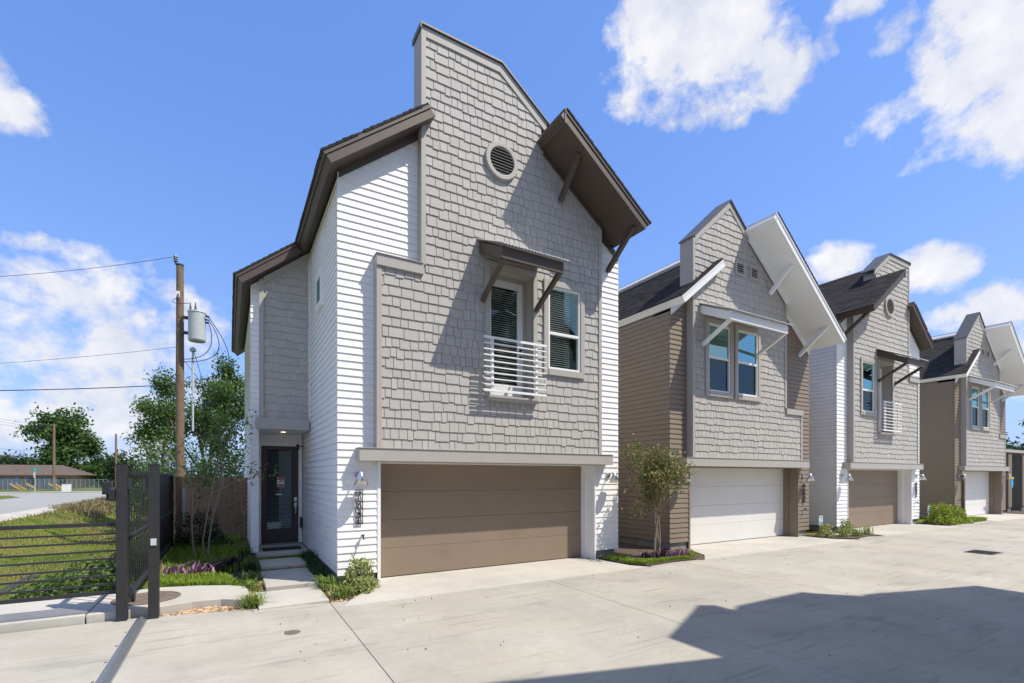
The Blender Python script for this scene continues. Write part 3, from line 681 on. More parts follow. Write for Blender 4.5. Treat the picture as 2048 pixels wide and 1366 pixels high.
    for bx, bz, by in br:
        MB().bar((bx, yo+.22, rR(bx)-tv+.02), (bx, by, bz), .085, .10).build('roof_brace', trim, root)
    # ---- openings
    gl = st['glass']
    if A:
        hv = MB().lathe([(.27, 0), (.27, -.075), (.285, -.08), (.35, -.08), (.36, -.07), (.36, 0)], (3.03, yf, 8.07), 40, 'y').build('round_vent', 'grey_trim', root)
        MB().lathe([(0, -.036), (.272, -.036)], (3.03, yf, 8.07), 40, 'y').build('backing', 'interior_dark', hv)
        for q in range(9):
            z = 8.07-.235+q*.059; hw = math.sqrt(max(0, .268**2-(z-8.07)**2))-.004
            MB().bar((3.03-hw, yf-.058, z), (3.03+hw, yf-.058, z), .040, .014, up=(0, -.60, .80)).build('louver', 'grey_trim', hv)
        window(root, 4.145, 4.99, 4.13, 5.87, 4.89, yf, gl, slats=st['slats'], blindw=.80); liner(root, 4.145, 4.99, 4.13, 5.87, yf+.06, .60)
        # balcony door in its recess
        dx0, dx1, dz0, dz1, dy = 2.78, 3.775, 3.46, 5.95, .10
        cs = MB(); cs.box(dx0-.10, dx0, yc-.01, yf+.002, dz0-.02, dz1+.12); cs.box(dx1, dx1+.10, yc-.01, yf+.002, dz0-.02, dz1+.12); cs.box(dx0, dx1, yc-.01, yf+.002, dz1, dz1+.12); cs.box(dx0-.06, dx1+.08, yc-.07, dy, dz0-.10, dz0-.001)
        cs.box(dx0, dx0+.055, dy-.03, dy+.09, dz0, dz1); cs.box(dx1-.055, dx1, dy-.03, dy+.09, dz0, dz1); cs.box(dx0+.055, dx1-.055, dy-.03, dy+.09, dz1-.06, dz1)
        bd = cs.build('balcony_door', 'grey_trim', root, bevel=.004)
        lf = MB(); a0, a1 = dx0+.06, dx1-.06; sw = .13
        lf.box(a0, a0+sw, dy, dy+.045, dz0+.005, dz1-.065); lf.box(a1-sw, a1, dy, dy+.045, dz0+.005, dz1-.065); lf.box(a0+sw, a1-sw, dy, dy+.045, dz0+.005, dz0+.30); lf.box(a0+sw, a1-sw, dy, dy+.045, dz1-.065-.14, dz1-.065)
        lf.build('door_leaf', 'white_trim', bd, bevel=.004)
        MB().box(a0+sw, a1-sw, dy+.015, dy+.022, dz0+.30, dz1-.205).build('pane', gl, bd)
        if st['slats']:
            me = MB().bar((a0+sw+.01, 0, 0), (a1-sw-.01, 0, 0), .040, .003, up=(0, -.10, .99)).mesh('slat', 'blind')
            for q in range(int((dz1-dz0-.52)/.0455)): link('slat', me, bd, (0, dy+.065, dz0+.325+q*.0455))
        MB().box(dx0+.01, dx1-.01, .45, .47, dz0, dz1).build('dark_room_box', 'interior_dark', bd)
        for zz in (4.36, 4.50): MB().lathe([(0, -.05), (.022, -.05), (.03, -.02), (.03, 0)], (a1-.065, dy, zz), 14, 'y').build('door_knob', 'dark_metal', bd)
        # white bar guard in front of it
        rx0, rx1, ry = 2.545, 3.965, -.40
        zs = [3.52 + q*.1115 for q in range(10)]; rg = None
        rg = MB().box(rx0, rx1, ry-.018, ry+.0075, zs[9]-.022, zs[9]+.022).build('balcony_railing', 'white_trim', root)
        for px in (2.745, 3.745):
            ps = MB().box(px-.022, px+.022, ry+.008, ry+.045, 3.50, 4.55)
            for pz in (3.56, 4.46): ps.box(px-.015, px+.015, ry+.0451, yc+.004, pz-.015, pz+.015)
            ps.build('post', 'white_trim', rg)
        for q, z in enumerate(zs[:9]):
            w_ = .022 if q in (0, 9) else .011
            MB().box(rx0, rx1, ry-.018, ry+.0075, z-w_, z+w_).build('rail_bar', 'white_trim', rg)
        awning(root, 2.50, 3.99, 6.44, 5.98, yc+.02, -1.14, trim, 5.27, (2.62, 3.84))
    else:
        for (a, c_) in ((1.197, 2.09), (2.40, 3.32)):
            window(root, a, c_, 4.12, 5.9, 5.02, yf, gl); liner(root, a, c_, 4.12, 5.9, yf+.06, .60)
            MB().box(a+.05, a+.05+.30*(c_-a), .28, .29, 4.15, 5.85).build('curtain', 'curtain', root)
        awning(root, .86, 3.44, 6.36, 5.95, yc+.02, -1.10, trim, 5.30, (1.00, 3.29))
        for a in (2.36, 2.99):
            v = MB(); v.box(a-.05, a, yf-.06, yf, 7.40, 7.76); v.box(a+.28, a+.33, yf-.06, yf, 7.40, 7.76); v.box(a+.001, a+.279, yf-.06, yf, 7.71, 7.76); v.box(a+.001, a+.279, yf-.06, yf, 7.40, 7.45)
            vo = v.build('gable_vent', 'grey_trim', root); MB().box(a+.001, a+.279, yf-.036, yf-.033, 7.451, 7.709).build('backing', 'interior_dark', vo)
            for q in range(4): MB().bar((a+.002, yf-.045, 7.49+q*.063), (a+.278, yf-.045, 7.49+q*.063), .030, .014, up=(0, -.60, .80)).build('louver', 'grey_trim', vo)
    if detail:
        cone_lamp(root, .315, 1.905, -.02); cone_lamp(root, 5.94, 1.905, -.02)
        bx = .385 if num_side == 'L' else 5.97
        hb = MB().tube([(bx, -.01, .86), (bx, -.12, .86)], .014, 8).build('hose_tap', 'dark_metal', root)
        MB().tube([(bx, -.10, .86), (bx, -.135, .83), (bx, -.14, .80)], .012, 8).build('spout', 'dark_metal', hb); MB().lathe([(0, -.012), (.03, -.012), (.03, 0), (0, 0)], (bx, -.10, .885), 12).build('handle', 'dark_metal', hb)
        if number: number_plate(root, .27 if num_side == 'L' else 5.90, 1.06, 1.65, number, mirror)
    # ---- set-back entry wing
    if wing:
        y3 = 3.54; wx = -1.17
        c = MB(); zt = lambda x: rL(x)-tv-.02
        c.prism_y([(wx+.03, .2), (-1.03, .2), (-1.03, zt(-1.03)), (wx+.03, zt(wx+.03))], y3+.004, yB); c.prism_y([(-1.03, 2.95), (.03, 2.95), (.03, zt(.03)), (-1.03, zt(-1.03))], 3.46, yB); c.box(-1.03, .03, 4.92, yB, .2, 2.95)
        c.build('wing_wall', sid, root)
        MB().box(wx+.05, -1.04, y3+.03, 10, 0, .2).build('foundation', 'concrete_foundation', root)
        H.siding(sid, 0, y3, wx-.022, -1.03, .2, 6.2, cuts=[(-sL, 1, zL-sL*eL-tv-.02)])
        H.siding(sid, -1, wx+.03, -9.6, -y3, .2, zt(wx))
        bb = MB(); bb.box(-1.03, -.025, 3.44, 3.46, 2.95, 3.2); bb.box(-1.03, -.94, 3.405, 3.459, 3.17, zt(-1.03)); bb.prism_y([(-.9399, zt(-.94)-.14), (-.03, zt(-.03)-.14), (-.03, zt(-.03)), (-.9399, zt(-.94))], 3.41, 3.459)
        bb.split('bay_trim', 'grey_trim', root)
        H.shingles('grey_shingle', 3.46, 3.17, 7.0, lambda z: (-.939, -.026), cuts=[(-sL, 1, zL-sL*eL-tv-.15)])
        MB().box(-1.10, -.024, 3.32, 3.459, 2.925, 3.165).build('beam', 'grey_trim', root, bevel=.005)
        MB().box(-1.02, -.004, 3.461, 4.755, 2.93, 2.949).build('porch_ceiling', 'white_trim', root)
        roof_slab(root, trim, -1.52, rL(-1.52), eL-.001, rL(eL-.001), 3.12, 10.45)
        dl = MB().lathe([(.065, -.012), (.085, -.012), (.085, 0)], (-.50, 3.95, 2.93), 24).build('downlight', 'white_trim', root); MB().lathe([(0, -.006), (.065, -.006)], (-.50, 3.95, 2.93), 24).build('lens', 'downlight_glow', dl)
        # front door
        yd = 4.742; d0, d1, dz0, dz1 = -.925, -.085, .235, 2.635
        k = MB(); k.box(d0-.085, d0, yd-.03, yd+.02, .22, dz1+.10); k.box(d1, -.0, yd-.03, yd+.02, .22, dz1+.10); k.box(d0, d1, yd-.03, yd+.02, dz1, dz1+.10); k.box(-1.028, d0-.0851, yd, yd+.02, .22, 2.93); k.box(d0-.085, -.002, yd, yd+.02, dz1+.101, 2.929)
        fd = k.build('front_door', 'white_trim', root)
        gw0, gw1, gz0, gz1 = d0+.13, d1-.14, .575, 2.53
        lf = MB(); lf.box(d0+.003, gw0, yd-.012, yd+.03, dz0, dz1-.003); lf.box(gw1, d1-.003, yd-.012, yd+.03, dz0, dz1-.003); lf.box(gw0, gw1, yd-.012, yd+.03, dz0, gz0); lf.box(gw0, gw1, yd-.012, yd+.03, gz1, dz1-.003)
        lf.build('door_leaf', 'door_brown', fd, bevel=.003)
        MB().box(d0, d1, yd-.05, yd+.03, .20, dz0-.002).build('threshold', 'concrete_foundation', fd)
        MB().box(gw0, gw1, yd+.002, yd+.007, gz0, gz1).build('pane', 'door_glass', fd)
        me = MB().bar((gw0+.006, 0, 0), (gw1-.006, 0, 0), .022, .004, up=(0, -.25, .97)).mesh('slat', 'blind')
        for q in range(int((gz1-gz0)/.0495)): link('slat', me, fd, (0, yd+.045, gz0+.03+q*.0495))
        MB().box(gw0-.02, gw1+.02, yd+.09, yd+.10, gz0-.02, gz1+.02).build('dark_room_box', 'interior_dark', fd)
        MB().box(gw0+.27, gw1-.01, yd+.07, yd+.075, gz0, gz1).build('curtain', 'curtain', fd)
        MB().box(gw0+.01, gw0+.31, yd+.02, yd+.024, gz0+.01, gz0+.17).build('paper_sheet', 'paper', fd)
        sg = MB().box(gw0+.225, gw0+.385, yd-.004, yd+.001, 1.62, 1.86).build('warning_sign', 'paper', fd)
        MB().box(gw0+.235, gw0+.375, yd-.006, yd-.0045, 1.80, 1.85).build('red_band', 'paint_red', sg); MB().box(gw0+.235, gw0+.375, yd-.006, yd-.0045, 1.635, 1.685).build('red_band', 'paint_red', sg)
        MB().prism_y([(gw0+.27, 1.71), (gw0+.30, 1.75), (gw0+.36, 1.77), (gw0+.355, 1.785), (gw0+.29, 1.775)], yd-.006, yd-.0045).build('camera_mark', 'plastic_black', sg)
        MB().box(gw0+.20, gw0+.34, yd-.004, yd+.001, 1.42, 1.455).build('sticker', 'paper', fd)
        hx = d1-.07; hd = MB().box(hx-.03, hx+.03, yd-.03, yd-.012, 1.26, 1.36).box(hx-.03, hx+.03, yd-.03, yd-.012, 1.12, 1.22).build('door_handle', 'brushed_metal', fd); MB().tube([(hx, yd-.03, 1.18), (hx, yd-.07, 1.15), (hx, yd-.07, .98), (hx, yd-.05, .95)], .011, 8).build('grip', 'brushed_metal', hd)
        cmx = MB().tube([(-.005, 4.36, 2.62), (-.10, 4.36, 2.62)], .012, 8).build('security_camera', 'plastic_black', root); MB().tube([(-.14, 4.40, 2.64), (-.15, 4.25, 2.56)], .038, 12).build('camera_body', 'plastic_black', cmx)
        # small window in the side wall
        wv = MB(); ya, yb2, za, zb = 1.74, 2.20, 5.42, 5.90
        for (p, q, r, t2) in ((ya-.12, ya, za-.14, zb+.13), (yb2, yb2+.12, za-.14, zb+.13), (ya, yb2, zb, zb+.13), (ya, yb2, za-.14, za)): wv.box(-.035, .02, p, q, r, t2)
        so = wv.build('side_window', 'white_trim', root); MB().box(-.026, -.02, ya, yb2, za, zb).build('pane', 'window_glass_bright', so)
        MB().box(-.012, -.008, ya, yb2, za, zb).build('backing', 'interior_dark', so)
        MB().box(-.06, 0, -0.0, .02, 0, 0) if False else None
        MB().box(-.06, -.012, 4.62, 4.68, .60, .86).build('cable_box', 'plastic_black', root)
        bx_ = MB(); 
    H.flush()
    return root
WHITE = dict(siding='white_siding', trim='brown_trim', garage='brown_garage', jamb='white_trim', glass='window_glass', slats=1)
WHITE3 = dict(WHITE, glass='window_glass_bright', slats=0)
BROWN = dict(siding='brown_siding', trim='white_trim', garage='white_garage', jamb='brown_siding', glass='window_glass_bright', slats=0)
house('A', 'town_house', 1.60, 'nearest white sided town house with brown garage door and tall grey parapet', WHITE, wing=True, number='7504E')
house('B', 'town_house', 9.61, 'brown sided town house with white garage door behind the young tree', BROWN, number='7504D', num_side='R')
house('A', 'town_house', 23.84, 'white sided town house with brown garage door, third along the drive', WHITE3, mirror=True, number='7504C')
house('B', 'town_house', 27.40, 'brown sided town house with white garage door, farthest along the drive', BROWN, ind=0)
# the two houses across the drive, behind the camera, whose gables throw the shadow on the concrete
house('A', 'town_house', 0, 'white sided town house opposite, behind the viewer', WHITE3, opp=(14.06, -.62), group='town houses across the drive', detail=False)
house('B', 'town_house', 0, 'brown sided town house opposite, beside the viewer', BROWN, mirror=True, opp=(1.25, -.84), group='town houses across the drive', detail=False)

# ------------------------------------------------------------------ terrain, drive, walks
def sstep(a, b, x): t = max(0.0, min(1.0, (x-a)/(b-a))); return t*t*(3-2*t)
def gz(x, y):
    z = -.03
    if -1.6 < x < 1.75 and 8.3 < y < 16: z = -.03 + .19*sstep(8.3, 12.5, y)*sstep(-1.6, -1.2, x)
    prof = sstep(-8.4, -5.4, x) * (1 - sstep(-4.2, -2.0, x))
    z -= .95 * prof * sstep(9.2, 11.0, y)
    if x < -8.4 and y > 9: z += .0
    return z
xs = [-3000, -800, -300, -120, -60, -30, -20, -15, -11, -9.2] + list(np.arange(-8.6, 2.0, .3)) + [3, 5, 8, 12, 20, 40, 80, 200, 800, 3000]
ys = [-3000, -800, -200, -60, -20, -5, 0, 4, 7, 8, 8.4, 8.8] + list(np.arange(9.2, 30, .4)) + list(np.arange(30, 64, 2)) + [70, 80, 100, 130, 200, 400, 1000, 4000]
v = [(x, y, gz(x, y) + (.03*math.sin(x*2.1+y)*math.sin(y*1.3) if -8.5 < x < -2 and 10 < y < 60 else 0)) for y in ys for x in xs]
nx = len(xs); fcs = [(j*nx+i, j*nx+i+1, (j+1)*nx+i+1, (j+1)*nx+i) for j in range(len(ys)-1) for i in range(nx-1)]
g = MB().add(v, fcs).build('ground', 'grass_ground', smooth=True); tag(g, kind='structure')
dw = MB().prism_z([(-9, -30), (46, -30), (46, 9.3), (-.9, 7.98), (-9, 8.1)], -.05, -.02).build('driveway', 'soil'); tag(dw, kind='structure')
XJ = [-8.95, -4.6, -.93, 1.30, 5.0, 8.6, 12.3, 16.0, 19.7, 23.4, 27.1, 30.8, 34.5, 38.5, 45]
def yedge(x): return 8.08 if x <= -.93 else (8.04 - .195*(x+.93) if x < 1.31 else 7.27)
for a, b in zip(XJ[:-1], XJ[1:]):
    for y0, y1 in ((-12, -4.0), (-4.0, None)):
        ya, yb = (yedge(a+1e-4), yedge(b-1e-4)) if y1 is None else (y1, y1)
        if b <= -.9: a_, b_ = a, b
        MB().prism_z([(a+.004, y0+.004), (b-.004, y0+.004), (b-.004, yb-.004), (a+.004, ya-.004)], -.06, 0).build('slab', 'concrete', dw, bevel=.004)
# aprons in front of the garages
ap = [[(1.43, 7.285), (7.55, 7.285), (7.34, 7.62), (7.27, 8.1), (7.25, 8.99), (2.27, 8.99), (2.22, 8.50), (1.60, 7.62)],
      [(9.30, 7.285), (16.15, 7.285), (15.72, 7.75), (15.55, 8.99), (10.22, 8.99), (10.10, 8.2), (9.85, 7.72)],
      [(17.95, 7.285), (23.6, 7.285), (23.5, 8.99), (18.3, 8.99), (18.3, 8.3)],
      [(27.9, 7.285), (34.3, 7.285), (34.0, 8.99), (28.1, 8.99), (28.05, 8.2)]]
for p in ap: MB().prism_z([(x, y+.0) for x, y in p], -.06, .001).build('slab', 'concrete_clean', dw, bevel=.006)
for p in ([(7.62, 7.285), (9.22, 7.285), (9.1, 7.34), (8.4, 7.40), (7.7, 7.34)], [(16.2, 7.285), (17.9, 7.285), (17.3, 7.5), (16.7, 7.45)], [(23.62, 7.285), (27.85, 7.285), (27.7, 7.62), (23.7, 7.6)]):
    MB().prism_z(p, -.06, -.001).build('slab', 'concrete', dw)
# raised walk with kerb that carries the gate
sw = MB().prism_z([(-8.9, 8.13), (-1.60, 8.13), (-1.60, 9.50), (-3.2, 9.75), (-8.9, 9.75)], -.1, .105).build('sidewalk', 'concrete_clean', bevel=.012); tag(sw, kind='structure')
arc = [(-1.585, 8.13), (-1.3, 8.13), (-.80, 8.16), (-.45, 8.26), (-.1, 8.22), (.12, 8.06), (.24, 7.98), (.30, 8.3), (.23, 8.95), (.02, 9.18), (-.4, 9.40), (-.9, 9.55), (-1.585, 9.50)]
MB().prism_z(arc, -.1, .104).build('slab', 'concrete_clean', sw, bevel=.012)
mh = MB().lathe([(0, .0), (.41, .0), (.41, .012), (.40, .016), (.375, .016), (.37, .010), (.33, .010), (.325, .016), (.27, .016), (.265, .010), (.20, .010), (.195, .016), (.11, .016), (.10, .010), (0, .010)], (-1.03, 8.78, .104), 40).build('manhole_cover', 'iron')
tag(mh, 'round rusty iron manhole cover in the raised walk under the gate', 'manhole cover')
co = MB().lathe([(0, .0), (.09, .0), (.09, .004), (.075, .004), (.07, .002), (0, .002)], (.66, 6.38, .001), 24).build('cleanout_cap', 'iron'); tag(co, 'small round metal cleanout cap set in the near drive', 'drain cap')
dg = MB().box(15.75, 16.45, 4.2, 4.75, .0, .012).build('drain_grate', 'iron'); tag(dg, 'dark iron drain grate in the far part of the drive', 'drain')
for q in range(7): MB().box(15.79+q*.09, 15.83+q*.09, 4.24, 4.71, .0121, .022).build('bar', 'dark_metal', dg)
path = empty('garden_path', (1.0, 7.6, 0)); tag(path, kind='structure')
for (x0, x1, y0, y1, z) in ((.36, 1.30, 7.66, 8.72, .035), (.52, 1.34, 8.86, 10.40, .075), (.54, 1.36, 10.52, 11.62, .13), (.50, 1.58, 11.74, 13.29, .205)):
    me = MB().prism_z([(x0, y0), (x1, y0), (x1, y1), (x0, y1)], -.1, z).build('slab', 'concrete_clean', path, bevel=.01); me.location = (-1.0, -7.6, 0)
mt = MB().box(.66, 1.46, 12.15, 12.62, .206, .222).build('door_mat', 'rubber_mat'); tag(mt, 'black rubber door mat before the front door', 'door mat')
for q in range(22): MB().box(.70+q*.033, .715+q*.033, 12.35, 12.42, .2221, .2235).build('letter_mark', 'grey_wall', mt)
# street beyond the ditch
st = MB().prism_z([(-9.2, -60), (-9.2, 60), (-8.4, 66), (40, 68), (40, 74), (-60, 76), (-60, 70), (-19, 67), (-16.2, 60), (-16.2, -60)], -.06, -.005).build('road', 'asphalt'); tag(st, kind='structure')
w2 = MB().box(-60, 30, 78, 80, -.05, .03).build('sidewalk', 'concrete_clean'); tag(w2, kind='structure')
wt = MB().box(-4.95, -4.7, 16, 19, -1.2, -.955).build('ditch_water', 'water'); tag(wt, kind='structure')
for k in range(9):
    y = 26.0 + k*2.15
    o = MB().prism_y([(-9.3, -.02), (-8.3, -.08), (-8.45, .10), (-9.1, .13)], 0, 1.9).build('concrete_block', 'concrete_clean', loc=(0, y, 0), bevel=.03)
    tag(o, ('nearest', 'second', 'third', 'fourth', 'fifth', 'sixth', 'seventh', 'eighth', 'farthest')[k] + ' pale concrete block in the row along the road edge', 'concrete block', 'concrete blocks along the road edge')
# ------------------------------------------------------------------ gate, fences
gt = empty('sliding_gate', (-1.16, 8.2, 0), 0, 'black steel sliding gate rolled open between two posts', 'gate')
def gadd(b, name, m='black_steel', parent=None):
    o = b.build(name, m, parent or gt); o.location = Vector(o.location) - (gt.location if not parent else Vector((0, 0, 0))); return o
for z in (.27, 1.03, 1.90): gadd(MB().box(-1.195, -1.135, 8.12, 14.0, z, z+.055), 'gate_rail')
for y in (8.12, 11.1, 13.95): gadd(MB().box(-1.192, -1.138, y, y+.05, .326, 1.899), 'gate_stile')
for k in range(14):
    y = 8.26 + k*.2
    if abs(y-11.1) > .06: gadd(MB().box(-1.171, -1.159, y, y+.022, .326, 1.96), 'picket')
gadd(MB().box(-1.205, -1.197, 10.4, 14.0, .33, 1.93), 'mesh_sheet', 'plastic_black')
for y in (8.6, 13.2): gadd(MB().lathe([(0, -.02), (.07, -.02), (.06, 0), (.07, .02), (0, .02)], (-1.165, y, .19), 16, 'x'), 'wheel', 'dark_metal')
for x, y in ((-1.205, 8.045), (-.862, 7.975)):
    o = MB().box(x-.058, x+.058, y-.058, y+.058, .0, 2.035).build('gate_post', 'black_steel', bevel=.006)
    MB().box(x-.062, x+.062, y-.062, y+.062, 2.0351, 2.045).build('cap', 'black_steel', o)
    tag(o, 'black square steel gate post left of the track' if x < -1 else 'black square steel gate post right of the track', 'post', 'gate posts')
    if x < -1:
        MB().box(x-.13, x-.0585, y-.05, y+.05, 1.56, 1.73).build('keypad_box', 'plastic_black', o, bevel=.02)
        MB().box(x+.0585, x+.10, y-.03, y+.03, 1.72, 1.86).build('guide_roller', 'dark_metal', o)
    else:
        MB().box(x-.10, x-.0585, y-.03, y+.03, 1.72, 1.86).build('guide_roller', 'dark_metal', o)
        MB().box(x-.03, x+.035, y-.075, y-.0585, .97, 1.06).build('latch_plate', 'galvanized', o, bevel=.004)
tk = MB(); tk.prism_y([(-1.055, .001), (-.935, .001), (-.965, .008), (-.985, .032), (-1.005, .032), (-1.025, .008)], -11, 8.03); o = tk.build('gate_track', 'track_steel'); tag(o, 'galvanized steel gate track bolted across the drive', 'gate track')
for k in range(12): MB().lathe([(0, .006), (.012, .006), (.012, 0)], (-1.075, 7.4-k*.55, .002), 8).build('bolt', 'iron', o)
rf = empty('rail_fence', (-1.3, 8.1, 0), 0, 'low black fence of thin horizontal rails left of the gate', 'fence')
def radd(b, name): o = b.build(name, 'black_steel', rf); o.location = Vector(o.location) - rf.location
for q, z in enumerate((1.258, 1.134, 1.026, .911, .81, .69, .59, .476, .37)):
    h = .024 if q in (0, 8) else .011
    radd(MB().box(-8.6, -1.263, 8.09, 8.115, z-h, z+h), 'rail')
for x in (-3.05, -5.4, -7.8): radd(MB().box(x-.03, x+.03, 8.116, 8.17, .1, 1.28), 'fence_post')
wf = empty('wood_fence', (-.5, 15.3, .1), 0, 'weathered brown plank fence between gate and white house wing', 'fence')
def wadd(b, name, m='wood_fence'): o = b.build(name, m, wf); o.location = Vector(o.location) - wf.location
x = -1.5; rs = random.Random(3)
while x < .40:
    w = rs.uniform(.125, .145); zt_ = 1.86 + rs.uniform(-.012, .012)
    wadd(MB().box(x, x+w-.010, 15.3+rs.uniform(-.006, .006), 15.325, .13, zt_), 'plank'); x += w
for z in (.5, 1.5): wadd(MB().box(-1.5, .4, 15.34, 15.38, z, z+.09), 'stringer')
o = MB().box(-1.10, -.98, 14.05, 14.17, 0, 1.88).build('fence_post', 'wood_fence'); tag(o, 'lone square timber fence post beside the black gate', 'post')
o = MB().tube([(-.93, 14.0, .1), (-.93, 14.0, 1.3)], .022, 8).box(-.96, -.90, 13.96, 14.03, 1.3, 1.6).build('conduit', 'pvc_grey'); tag(o, 'grey conduit with small junction box beside the timber post', 'conduit')

# ------------------------------------------------------------------ vegetation helpers
def fast(name, V, T, m, parent=None, smooth=False):
    me = bpy.data.meshes.new(name); V = np.asarray(V, np.float32).reshape(-1, 3); T = np.asarray(T, np.int32).reshape(-1, 3)
    me.vertices.add(len(V)); me.vertices.foreach_set('co', V.ravel()); me.loops.add(T.size); me.loops.foreach_set('vertex_index', T.ravel())
    me.polygons.add(len(T)); me.polygons.foreach_set('loop_start', np.arange(0, T.size, 3, dtype=np.int32)); me.polygons.foreach_set('loop_total', np.full(len(T), 3, np.int32))
    me.update(calc_edges=True); me.validate(); me.materials.append(MATS[m])
    return link(name, me, parent)
def unit(a): return a / np.maximum(np.linalg.norm(a, axis=1, keepdims=True), 1e-9)
def leaves(P, size, rng, droop=.25, elong=1.9, upb=.5):
    """folded rhombic leaves at points P"""
    n = len(P); d = unit(rng.normal(size=(n, 3)) + np.array([0, 0, -droop])); nn = unit(rng.normal(size=(n, 3)) + np.array([0, 0, upb]))
    s_ = unit(np.cross(d, nn)); nn = np.cross(s_, d); L = (size*rng.uniform(.65, 1.3, (n, 1)))
    a = P - d*L*.5; b = P + d*L*.5; w = L/elong*.5
    c = P + s_*w + nn*w*.35; e = P - s_*w + nn*w*.35
    V = np.stack([a, c, b, e], 1).reshape(-1, 3); k = np.arange(n)[:, None]*4
    T = np.concatenate([k+np.array([[0, 1, 2]]), k+np.array([[0, 2, 3]])], 1).reshape(-1, 3)
    return V, T
def blades(P, h, w, rng, lean=.5, up=1.0, arch=0.35):
    """arching strap leaves: two segments each"""
    n = len(P); a = rng.uniform(0, 2*np.pi, n); d = np.stack([np.cos(a), np.sin(a), np.zeros(n)], 1); sd_ = np.stack([-np.sin(a), np.cos(a), np.zeros(n)], 1)
    hh = (h*rng.uniform(.55, 1.25, n))[:, None]; ln = (lean*rng.uniform(.2, 1.2, n))[:, None]*hh
    z = np.array([[0, 0, 1.0]])
    m_ = P + d*ln*.35 + z*hh*.7*up; t = P + d*ln*(1+arch) + z*hh*(1-arch*ln/np.maximum(hh, 1e-6)*.5)*up
    V = np.stack([P - sd_*w*.5, P + sd_*w*.5, m_ - sd_*w*.45, m_ + sd_*w*.45, t], 1).reshape(-1, 3); k = np.arange(n)[:, None]*5
    T = np.concatenate([k+np.array([[0, 1, 3]]), k+np.array([[0, 3, 2]]), k+np.array([[2, 3, 4]])], 1).reshape(-1, 3)
    return V, T
def grow(base, d0, L, r, lev, rng, segs, tips, spread=.6, kids=3, up=.15, shrink=.68):
    p = np.array(base, float); d = np.array(d0, float); d /= np.linalg.norm(d); n = 4; pts = [p.copy()]; rr = [r]
    for i in range(n):
        d = d + rng.normal(size=3)*.10 + np.array([0, 0, up*.25]); d /= np.linalg.norm(d); p = p + d*L/n; pts.append(p.copy()); rr.append(r*(1-.45*(i+1)/n))
        if lev <= 1: tips.append((p.copy(), d.copy(), L))
    segs.append((pts, rr))
    if lev > 0:
        for k in range(kids):
            i = rng.integers(2, n+1); q = pts[i]; nd = d*.8 + rng.normal(size=3)*spread + np.array([0, 0, up]); nd /= np.linalg.norm(nd)
            grow(q, nd, L*shrink*rng.uniform(.8, 1.15), rr[i]*.72, lev-1, rng, segs, tips, spread, kids, up, shrink)
def tree(name, label, base, stems, L, r, lev, nleaf, lsize, lm, bark='bark_dark', seed=1, spread=.6, kids=3, up=.15, shrink=.68, cl=.35, group=None, zmin=None, cat='tree', lean=None, rmax=None):
    rng = np.random.default_rng(seed); root = empty(name, base, 0, label, cat, group); segs, tips = [], []
    for k in range(stems):
        a = rng.uniform(0, 6.28) if lean is None else lean[k][2]; t = rng.uniform(.05, .25) if lean is None else lean[k][3]
        b0 = (rng.normal()*.05*(stems > 1), rng.normal()*.05*(stems > 1), 0) if lean is None else (lean[k][0], lean[k][1], 0)
        grow(b0, (math.cos(a)*t, math.sin(a)*t, 1), L*rng.uniform(.9, 1.1), r, lev, rng, segs, tips, spread, kids, up, shrink)
    if rmax:                                   # keep the crown within its real reach
        segs = [s_ for s_ in segs if all(math.hypot(q[0], q[1]) < rmax*1.05 for q in s_[0])]; tips = [t for t in tips if math.hypot(t[0][0], t[0][1]) < rmax]
    tb = MB()
    for i, (pts, rr) in enumerate(segs): tb.tube(pts, rr, 6 if i < 12 else 4, cap=False)
    tb.build('trunk', bark, root, smooth=True)
    TP = np.array([t[0] for t in tips])
    if zmin is not None: TP = TP[TP[:, 2] > zmin]
    idx = rng.integers(0, len(TP), nleaf); P = TP[idx] + rng.normal(size=(nleaf, 3))*cl*np.array([1, 1, .75])
    if zmin is not None: P = P[P[:, 2] > zmin*.9]
    V, T = leaves(P, lsize, rng); fast('crown', V, T, lm, root)
    return root
def shrub(name, label, base, rx, ry, rz, n, lsize, lm, seed=1, group=None, cat='shrub', shell=.55):
    rng = np.random.default_rng(seed); root = empty(name, base, 0, label, cat, group)
    d = unit(rng.normal(size=(n, 3))); d[:, 2] = np.abs(d[:, 2]); lump = 1+.22*np.sin(d[:, :1]*7+seed)*np.sin(d[:, 1:2]*6+1)+.12*np.sin(d[:, 2:3]*9)
    P = d*lump*(shell+(1-shell)*rng.random((n, 1))**.5)*np.array([rx, ry, rz]) + np.array([0, 0, .02])
    V, T = leaves(P, lsize, rng, droop=-.3, upb=.9); fast('foliage', V, T, lm, root)
    tb = MB()
    for k in range(7):
        a = rng.uniform(0, 6.28); tb.tube([(0, 0, 0), (rx*.35*math.cos(a), ry*.35*math.sin(a), rz*.45), (rx*.6*math.cos(a), ry*.6*math.sin(a), rz*.75)], [.012, .009, .005], 5)
    tb.build('stem', 'bark_dark', root)
    return root
def tuft(label, x, y, z, h, n, m='leaf_liriope', seed=1, group='strap-leaved border tufts', w=.012, rad_=.07, lean=.75, name='grass_tuft', cat='plant'):
    rng = np.random.default_rng(seed); P = np.concatenate([rng.normal(size=(n, 2))*rad_, np.zeros((n, 1))], 1)
    V, T = blades(P, h, w, rng, lean=lean); o = fast(name, V, T, m); o.location = (x, y, z); return tag(o, label, cat, group)
def inpoly(x, y, poly):
    c = np.zeros(len(x), bool); j = len(poly)-1
    for i in range(len(poly)):
        xi, yi = poly[i]; xj, yj = poly[j]
        c ^= ((yi > y) != (yj > y)) & (x < (xj-xi)*(y-yi)/(yj-yi+1e-12)+xi); j = i
    return c
